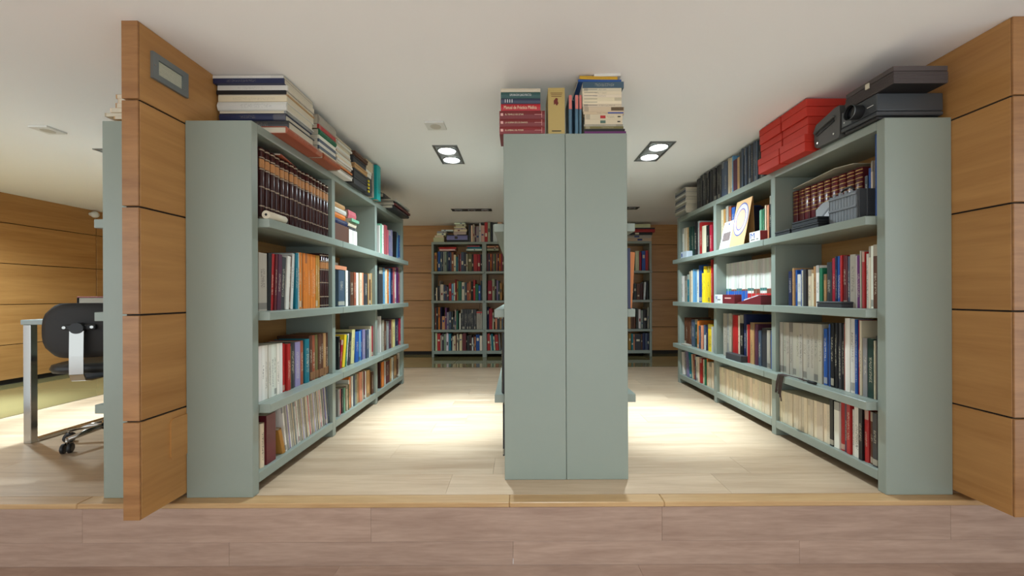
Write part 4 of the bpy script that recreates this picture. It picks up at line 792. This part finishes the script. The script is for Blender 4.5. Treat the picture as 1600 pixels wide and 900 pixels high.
carton('disc_case', (1.578, 1.85, z2), (1.66, 2.005, z2 + .03), 'charcoal', 'dark disc case lying before the books, second shelf, red-box bookcase', 'case', None, .01)
z1 = ST[1] + .0005
carton('black_box', (1.582, 2.70, z1), (1.637, 2.90, z1 + .045), 'charcoal', 'flat charcoal box lying before the red book, third shelf, red-box bookcase', 'box', None, .0)
carton('white_case', (1.582, 3.57, z1), (1.636, 3.70, z1 + .014), 'stone', 'flat pale case lying on the third shelf, far bay, red-box bookcase', 'case', None, .0)
b = place('large_book', ME_HARD, ME_PG_H, (1.742, 1.714, z1), ((0, 1, 0), (1, 0, 0), (0, 0, 1)), (.21, .03, .362), 'olive', 'large olive book lettered SP facing out behind the smaller books', 'book', None, 0)
lettering('SP', .115, .05, T_BLACK, (1.7265, 1.805, z1 + .315), (-1, 0, 0), b)
t = empty('leather_cord', (1.58, 2.2, z1), 'brown leather cord hanging over the third shelf edge', 'cord')
M_CORD = mat('brown_cord', (66, 46, 40), .6)
for k in range(5):
    o_ = R.uniform(-.01, .01); yk = 2.235 + k * .011
    MB().tube([(1.585 + o_, 2.06 + .02 * k, z1 + .006 + .004 * (k % 2)), (1.58, 2.14, z1 + .012), (1.578, yk - .02, z1 + .010), (1.562, yk, z1 + .0045), (1.5605, yk + .012, z1 - .04), (1.5605, yk + .02 + o_, z1 - .11), (1.5605, yk + .016, z1 - .15 + .02 * k)], .0032, 6).build('strand', M_CORD, t)
MB().tube([(1.585, 2.02, z1 + .009), (1.583, 2.07, z1 + .009)], .0085, 8).build('knot', T_BLACK, t)

# ------------------------------------------------------------------ on top of the central pair
zt = TOP; yf = 1.822
def px(x, d=yf): return (x - VX) * d / F
stackx = lambda a, b: (px(770 + a / 6.923), px(770 + b / 6.923))
zz_ = lambda y: CZ + (HY - (100 + y / 6.923)) * yf / F
M_SLIP = noisy(mat('slipcase_maroon', (92, 34, 36), .5), 30, .05)
z = zt; x0, x1 = stackx(80, 572)
for i, (s, hh_) in enumerate((('EL UMBRAL DEL PODER', .036), ('LA GUERRA DE LOS ENANOS', .037), ('EL TEMPLO DE ISTAR', .039))):
    o = lying((x0 + x1) / 2, yf + .075, z, x1 - x0, .15, hh_, (126, 40, 42), f"dark red novel lettered {s.title()} lying in the three-volume set", '-y', name='novel', group='dark red three-volume set', soft=False, titles=0)
    lettering(s, .088 + .02 * (i == 1), .0072, T_CREAM, (x0 + .028 + .044 + .01 * (i == 1), yf - .0032, z + hh_ / 2), (0, -1, 0), o)
    for q in (bx('number_mark', (x0 + .006, yf - .0032, z + hh_ / 2 - .006), (x0 + .018, yf - .0012, z + hh_ / 2 + .006), T_PINKW, None, 0), bx('spine_rule', (x1 - .016, yf - .0032, z + .004), (x1 - .0145, yf - .0012, z + hh_ - .004), T_PINKW, None, 0), bx('spine_rule', (x1 - .05, yf - .0032, z + hh_ / 2 - .0006), (x1 - .016, yf - .0012, z + hh_ / 2 + .0006), T_PINKW, None, 0)):
        bpy.context.view_layer.update(); q.parent = o; q.matrix_parent_inverse = o.matrix_world.inverted()
    z += hh_ + .0006
xa, xb = stackx(95, 525)
for hh_, colr, s, tm, hgt, wdt in ((.036, (176, 34, 44), 'Manual de Práctica Médica', T_CREAM, .0165, .158), (.026, (52, 58, 80), None, None, 0, 0), (.03, (44, 84, 80), 'EXPLORACION CLINICO PRACTICA', T_WHITE, .011, .104), (.018, (196, 188, 164), None, None, 0, 0)):
    nm = {.036: 'red book lettered Manual de Práctica Médica on the dark red set', .026: 'navy book lying under the green clinical book', .03: 'green book lettered Exploracion Clinico Practica in the flat pile', .018: 'pale cream boxed book uppermost in the pile on the dark red set'}[hh_]
    o = lying((xa + xb) / 2, yf + .085, z, xb - xa, .155, hh_, colr, nm, '-y', group='pile on the dark red set', soft=False, titles=0)
    if s: lettering(s, wdt, hgt, tm, ((xa + xb) / 2 - (.002 if hh_ == .036 else .0), yf + .0045, z + hh_ / 2), (0, -1, 0), o)
    elif hh_ == .026:
        for q in range(4):
            e = bx('print_mark', (xa + .02 + q * .011, yf + .0045, z + .005), (xa + .023 + q * .011, yf + .0065, z + .021), T_WHITE, None, 0); bpy.context.view_layer.update(); e.parent = o; e.matrix_parent_inverse = o.matrix_world.inverted()
    z += hh_ + .0006
def standing(x0, x1, h, colr, label, y=yf, dep=.16, extras=(), titles=0, group=None, soft=False):
    return place('book', ME_SOFT if soft else ME_HARD, ME_PG_S if soft else ME_PG_H, ((x0 + x1) / 2, y, TOP), ((0, 1, 0), (-1, 0, 0), (0, 0, 1)), (dep, x1 - x0 - .001, h), colr, label, 'book', group, titles, extras)
def attach(e, o):
    bpy.context.view_layer.update(); e.parent = o; e.matrix_parent_inverse = o.matrix_world.inverted(); return e
a, b_ = stackx(606, 788)
o = standing(a, b_, .222, (176, 154, 92), 'thick mustard yellow book standing beside the dark red set', extras=(), soft=True)
for q in range(3): attach(bx('print_line', (a + .012 + .002 * q, yf - .0008, TOP + .196 - q * .008), (b_ - .012 - .002 * q, yf + .001, TOP + .1985 - q * .008), mat('brown_print', (110, 70, 40), .6), None, 0), o)
em = MB().prism([(.0, .022), (.009, .018), (.008, .006), (.012, -.004), (.004, -.016), (-.004, -.006), (-.010, -.012), (-.011, .008)], lambda u, v, q: ((a + b_) / 2 - .002 + u, yf + q, TOP + .152 + v), -.0008, .001).build('emblem', mat('emblem_red', (104, 34, 24), .6)); attach(em, o)
attach(bx('print_line', (a + .018, yf - .0008, TOP + .012), (b_ - .018, yf + .001, TOP + .0165), T_BLACK, None, 0), o)
ME_PINKTOP = band_mesh(.64, .995, mat('salmon_head', (206, 116, 106), .5), x=-.021, w=.47)
for i, (p, q) in enumerate(((830, 865), (899, 934), (942, 970))):
    a, b_ = stackx(p, q); standing(a, b_, .186, (86, 118, 138), ('slim blue book with pink head next to the mustard book', 'slim blue book with pink head, middle of three', 'slim blue book with pink head against the cream pile')[i], extras=[('pink_head', ME_PINKTOP)], dep=.13, group='slim blue books with pink heads')
for p, q in ((866, 898),): a, b_ = stackx(p, q); standing(a, b_, .176, (40, 60, 74), 'dark teal book standing between the slim blue books', y=yf + .03, dep=.12)
z = TOP
XP = [((1000,1452),.0135,'purple'),((1000,1440),.0115,'black'),((1000,1425),.0115,'olive'),((995,1420),.0095,'stone'),((1005,1412),.0235,'cream'),((1005,1415),.0235,'cream'),((990,1430),.0135,'beige'),((985,1430),.021,'beige')] + [((980,1405),.0148,'cream')] * 6 + [((985,1430),.03,'slate'),((930,1400),.010,'blue'),((940,1355),.0155,'ochre'),((1115,1405),.026,'white')]
for i, ((p, q), th, colr) in enumerate(XP):
    a, b_ = stackx(p, q)
    colr2 = {'ochre': (218, 164, 40), 'slate': (66, 92, 108)}.get(colr, colr)
    o = lying((a + b_) / 2, yf + .09, z, b_ - a, .17, th, colr2, f"flat {'yellow' if colr == 'ochre' else colr} {'journal' if 8 <= i < 14 else 'book'}, {ORD[i]} from the bottom of the cream journal pile", '-y', group='cream journal pile', soft=True, titles=.6, rz=(0 if i < 15 else R.uniform(-.05, .05)))
    if i in (4, 5):
        attach(bx('cover_mark', (a + .075, yf + .0036, z + .005), (a + .1, yf + .0056, z + .018), T_RED if i == 5 else mat('emblem_green', (84, 110, 96), .6), None, 0), o)
        attach(bx('cover_mark', (b_ - .024, yf + .0036, z + .01), (b_ - .01, yf + .0056, z + .015), T_BLACK, None, 0), o)
    if i == 7: attach(bx('dark_picture', (b_ - .062, yf + .0036, z + .004), (b_ - .002, yf + .0056, z + .02), noisy(mat('dark_picture', (96, 76, 50), .6), 90, .4), None, 0), o)
    if i == 6: attach(bx('blue_stripe', (b_ - .078, yf + .0036, z + .004), (b_ - .002, yf + .0056, z + .0095), T_BLUE, None, 0), o)
    if 8 <= i < 14: attach(bx('print_line', (a + .008, yf + .0036, z + .008), (a + .072, yf + .0056, z + .0092), mat('grey_print', (90, 90, 92), .6), None, 0), o)
    z += th + .0005
# books that stick out of the central pair
place('folder', ME_SOFT, ME_PG_S, (.552, 1.885, ST[2]), ((-1, 0, 0), (0, 1, 0), (0, 0, 1)), (.24, .03, .30), 'navy', 'navy folder sticking out of the central bookcase beside the orange folder', 'folder', 'folders in the central bookcase')
place('folder', ME_SOFT, ME_PG_S, (.572, 1.935, ST[2]), ((-1, 0, .06), (0, 1, 0), (.06, 0, 1)), (.24, .04, .285), 'orange', 'orange folder sticking out of the central bookcase', 'folder', 'folders in the central bookcase')
place('book', ME_HARD, ME_PG_H, (-.086, 1.895, ST[1]), ((1, 0, 0), (0, 1, 0), (0, 0, 1)), (.22, .05, .30), 'black', 'tall black book at the end of the third shelf, central bookcase', 'book', None)
place('book', ME_SOFT, ME_PG_S, (-.083, 1.885, ST[0]), ((1, 0, 0), (0, 1, 0), (0, 0, 1)), (.2, .03, .255), 'charcoal', 'charcoal book at the end of the bottom shelf, central bookcase', 'book', None)
bm_ = MB(); bm2 = MB()
for sgn, xf in ((-1, -.072), (1, .522)):
    for s in (0, 1, 2, 3):
        for k in range(3):
            y = PY + .04 + PI_ * k + .14; ye = PY + PI_ * (k + 1) - .06
            while y < ye:
                th = R.uniform(.015, .04); h = R.uniform(.2, .255 if s == 0 else .33); xs = xf - sgn * .022; xe = xs - sgn * R.uniform(.15, .22)
                (bm_ if R.random() < .5 else bm2).box((min(xs, xe), y, ST[s] + .0005), (max(xs, xe), y + th - .001, ST[s] + h)); y += th
o = bm_.build('book_rows', noisy(mat('mixed_dark_spines', (78, 52, 48), .5), 25, .5)); tag(o, 'rows of darker books filling the central back-to-back bookcases', 'books', kind='stuff')
o = bm2.build('book_rows', noisy(mat('mixed_pale_spines', (186, 172, 150), .5), 25, .25)); tag(o, 'rows of paler books filling the central back-to-back bookcases', 'books', kind='stuff')
# ------------------------------------------------------------------ on top of the desk-side and rear bookcases
stack([(.022,'beige',(.07,0)),(.014,'tan',(.02,0)),(.016,'beige',(-.025,0)),(.019,'cream'),(.022,'tan',(.03,0)),(.02,'beige',(.04,0)),(.018,'tan',(.03,0))], -1.845, -1.62, 1.70, 1.95, TOP, 'the pile on the desk-side bookcase', 'pile on the desk-side bookcase', '-x')
K2 = 13.913
STUFFING['on'] = True
def rear_flat(items, where, group, sc_=K2, oxy=(675, 340), y=RY + .01):
    z = TOP
    for i, (p, q, t0, t1, colr) in enumerate(items):
        xa, _ = unroll(oxy[0] + p / sc_, 380); xb, _ = unroll(oxy[0] + q / sc_, 380)
        xa, xb = (xa - VX) * y / F, (xb - VX) * y / F; th = (t1 - t0) / sc_ * y / F
        lying((xa + xb) / 2, y + .1, z, xb - xa, .19, th, colr, f"flat {colr.replace('_', ' ')} book, {ORD[i]} from the bottom of {where}", '-y', group=group); z += th + .0006
rear_flat([(30,262,440,540,'beige'),(60,255,390,438,'cream'),(105,300,345,388,'white'),(110,300,300,344,'stone'),(205,460,270,300,'white')], 'the paper pile at the end of the rear-wall bookcase', 'paper pile on the rear-wall bookcase')
rear_flat([(318,780,500,545,'black'),(318,775,402,500,'lavender'),(318,770,385,402,'black'),(470,745,318,384,'beige'),(480,760,268,312,'cream'),(500,740,235,266,'stone'),(475,720,205,232,'cream'),(520,740,150,204,'beige'),(485,720,108,140,'white')], 'the high pile on the rear-wall bookcase', 'high pile on the rear-wall bookcase')
for i, (p, q, yt, colr) in enumerate([(790,842,150,'charcoal'),(846,884,165,'cream'),(888,925,140,'stone'),(930,955,200,'plum'),(958,1028,190,'grey'),(1030,1056,115,'white'),(1060,1140,165,'beige'),(1142,1208,60,'red'),(1211,1266,60,'stone'),(1270,1318,95,'black'),(1325,1420,150,'white'),(1422,1520,98,'beige')]):
    y = RY + .015; xa, ya = unroll(675 + p / K2, 340 + yt / K2); xb, _ = unroll(675 + q / K2, 340)
    xa, xb = (xa - VX) * y / F, (xb - VX) * y / F; h = min(CZ + (HY - ya) * y / F - TOP, .285)
    place('book', ME_SOFT, ME_PG_S, ((xa + xb) / 2, y, TOP), ((0, 1, 0), (-1, 0, 0), (0, 0, 1)), (.18, xb - xa - .002, h), colr, f"{colr} book standing on the rear-wall bookcase, {ORD[i]} from the high pile", 'book', 'books standing on the rear-wall bookcase')
rear_flat([(35,338,256,296,'beige'),(40,340,216,252,'stone'),(45,350,180,214,'black'),(50,380,140,178,'red'),(45,380,120,136,'black'),(40,325,70,116,'cream')], 'the pile with the red book on the rear-wall bookcase', 'pile with the red book on the rear-wall bookcase', 7.82, (975, 335))
def shelf_flat(items, s, base, where):
    z = base
    for i, (p, q, th, colr) in enumerate(items):
        y = RY + .02; xa, xb = ((675 + v / K2) for v in (p, q)); xa, xb = (xa - VX) * y / F, (xb - VX) * y / F
        lying((xa + xb) / 2, y + .085, z, xb - xa, .16, th, colr, f"flat {colr.replace('_', ' ')} book, {ORD[i]} of the flat books on {where}", '-y', group='books lying on standing books, rear-wall bookcase'); z += th + .0006
shelf_flat([(165,505,.022,'cream'),(158,530,.03,'red')], 3, ST[3] + .3025, 'the blue books, rear-wall bookcase')
shelf_flat([(745,1085,.024,'white'),(770,1082,.03,'teal'),(760,1040,.014,'rose')], 3, ST[3] + .3025, 'the red books, rear-wall bookcase')
shelf_flat([(1196,1450,.026,'stone'),(1200,1450,.02,'brown'),(1196,1450,.02,'salmon')], 3, ST[3] + .3025, 'the striped books, rear-wall bookcase')

STUFFING['on'] = False
build_stuff('far_books', 'small books standing and lying in the rear-wall bookcase')
# ------------------------------------------------------------------ desk and office chair beyond the partition
t = empty('desk', (-2.43, 2.64, 0), 'pale grey desk on chrome sled legs behind the partition', 'desk')
M_TOPD = noisy(mat('pale_grey_top', (158, 170, 168), .3), 8, .02)
bx('desk_top', (-3.02, 2.285, .722), (-1.96, 2.99, .752), M_TOPD, t, .003)
for xx in (-3.01, -2.015):
    lg = bx('leg', (xx, 2.29, 0), (xx + .045, 2.325, .7215), M_CHROME, t, .002); bx('leg', (xx, 2.95, 0), (xx + .045, 2.985, .7215), M_CHROME, t, .002)
    bx('floor_bar', (xx, 2.3255, 0), (xx + .045, 2.9495, .02), M_CHROME, t, .002)
t = carton('document_box', (-2.86, 2.45, .7525), (-2.58, 2.65, .884), 'stone', 'pale document box with dark red lid standing on the desk', 'box', None, .0)
o = bx('red_lid', (-2.865, 2.445, .8845), (-2.575, 2.655, .892), mat('dark_red_lid', (120, 34, 40), .5), t, .002)
bx('dark_edge', (-2.864, 2.446, .7525), (-2.8602, 2.654, .884), T_BLACK, t, 0)
ch = empty('office_chair', (-2.55, 2.36, 0), 'black office chair with chrome stem and five casters at the desk', 'chair', rz=math.radians(20))
def part(mb, name, m, par=ch): return mb.build(name, m, par, shift=False)
# local: facing +Y, back towards -Y
b = MB(); N = 28
ring = []
for lvl, (zq, sc2) in enumerate(((.445, .8), (.452, .95), (.475, 1.0), (.497, .97), (.505, .85))):
    ring.append([b.bm.verts.new((.225 * sc2 * (abs(math.cos(a)) ** .6) * (1 if math.cos(a) >= 0 else -1), .215 * sc2 * (abs(math.sin(a)) ** .6) * (1 if math.sin(a) >= 0 else -1) + .01, zq)) for a in [2 * math.pi * k / N for k in range(N)]])
for p, q in zip(ring, ring[1:]):
    for k in range(N): b.bm.faces.new((p[k], p[(k + 1) % N], q[(k + 1) % N], q[k])).smooth = True
b.bm.faces.new(ring[0][::-1]); b.bm.faces.new(ring[-1]); part(b, 'seat', mat('black_leather', (34, 33, 32), .45))
# curved backrest shell
b = MB(); NU, NV = 14, 8; front, back_ = [], []
def edge_in(u, v):   # rounded outline
    return 1
for off, lst in ((0, front), (-.016, back_)):
    for j in range(NV + 1):
        v = j / NV * 2 - 1; rowv = []
        wv = .19 * (1 - .16 * abs(v) ** 4)
        for i in range(NU + 1):
            u = i / NU * 2 - 1; hz = .155 * (1 - .18 * abs(u) ** 5)
            rowv.append(b.bm.verts.new((wv * u, -.235 + .05 * u * u * .9 + off - .015 * v * v * -1, .70 + hz * v)))
        lst.append(rowv)
for lst, flip in ((front, False), (back_, True)):
    for j in range(NV):
        for i in range(NU):
            q = (lst[j][i], lst[j][i + 1], lst[j + 1][i + 1], lst[j + 1][i]); b.bm.faces.new(q[::-1] if flip else q).smooth = True
bo = lambda l: l[0] + [r[-1] for r in l[1:]] + l[-1][-2::-1] + [r[0] for r in l[-2:0:-1]]
f1, f2 = bo(front), bo(back_)
for k in range(len(f1)): b.bm.faces.new((f1[k], f1[(k + 1) % len(f1)], f2[(k + 1) % len(f2)], f2[k]))
part(b, 'backrest', mat('black_shell', (34, 31, 29), .65))
br = part(MB().box((-.07, -.272, .705), (.07, -.252, .735), .006), 'back_bracket', M_BLACK)
part(MB().tube([(0, -.255, .715), (0, -.29, .715)], .03, 20), 'pivot_knob', M_BLACK, br)
for xx in (-.058, .058): part(MB().tube([(xx, -.27, .72), (xx, -.277, .72)], .008, 10), 'bolt', M_CHROME, br)
st = MB()
prof = [(-.282, .70), (-.285, .56), (-.285, .46), (-.27, .425), (-.22, .415), (-.08, .415)]
for (ya, za), (yb, zb_) in zip(prof, prof[1:]):
    dx = Vector((0, yb - ya, zb_ - za)).normalized(); nn = Vector((0, -dx.z, dx.y)) * .004
    vs = [st.bm.verts.new(Vector((xx, p[0], p[1])) + s_ * nn) for xx in (-.03, .03) for p in ((ya, za), (yb, zb_)) for s_ in (-1, 1)]
    for q in ((0, 1, 3, 2), (4, 6, 7, 5), (0, 4, 5, 1), (2, 3, 7, 6), (0, 2, 6, 4), (1, 5, 7, 3)): st.bm.faces.new([vs[i_] for i_ in q])
part(st, 'stem', M_CHROME)
part(MB().box((-.09, -.10, .405), (.09, .09, .446), .008), 'mechanism', M_BLACK)
part(MB().tube([(.09, -.03, .42), (.19, -.05, .415)], .006, 8), 'lever', M_BLACK)
part(MB().tube([(0, 0, .10), (0, 0, .25), (0, 0, .2505), (0, 0, .405)], [.028, .026, .016, .016], 16), 'column', M_BLACK)
part(MB().tube([(0, 0, .075), (0, 0, .125)], .04, 16), 'hub', M_CHROME)
for k in range(5):
    a = 2 * math.pi * k / 5 + math.radians(192 - 20); cx_, cy_ = math.cos(a) * .215, math.sin(a) * .215
    lg = part(MB().tube([(0, 0, .105), (cx_ * .5, cy_ * .5, .093), (cx_, cy_, .078)], [.02, .016, .013], 10), 'base_arm', M_CHROME)
    part(MB().tube([(cx_, cy_, .082), (cx_, cy_, .05)], .008, 8), 'caster_stem', M_CHROME, lg)
    tn = Vector((-math.sin(a + .6), math.cos(a + .6), 0)); c0 = Vector((cx_, cy_, .029))
    for s_ in (-1, 1): part(MB().tube([c0 + tn * s_ * .006, c0 + tn * s_ * .009, c0 + tn * s_ * .02, c0 + tn * s_ * .024], [.024, .028, .028, .02], 18), 'caster_wheel', M_BLACK, lg)
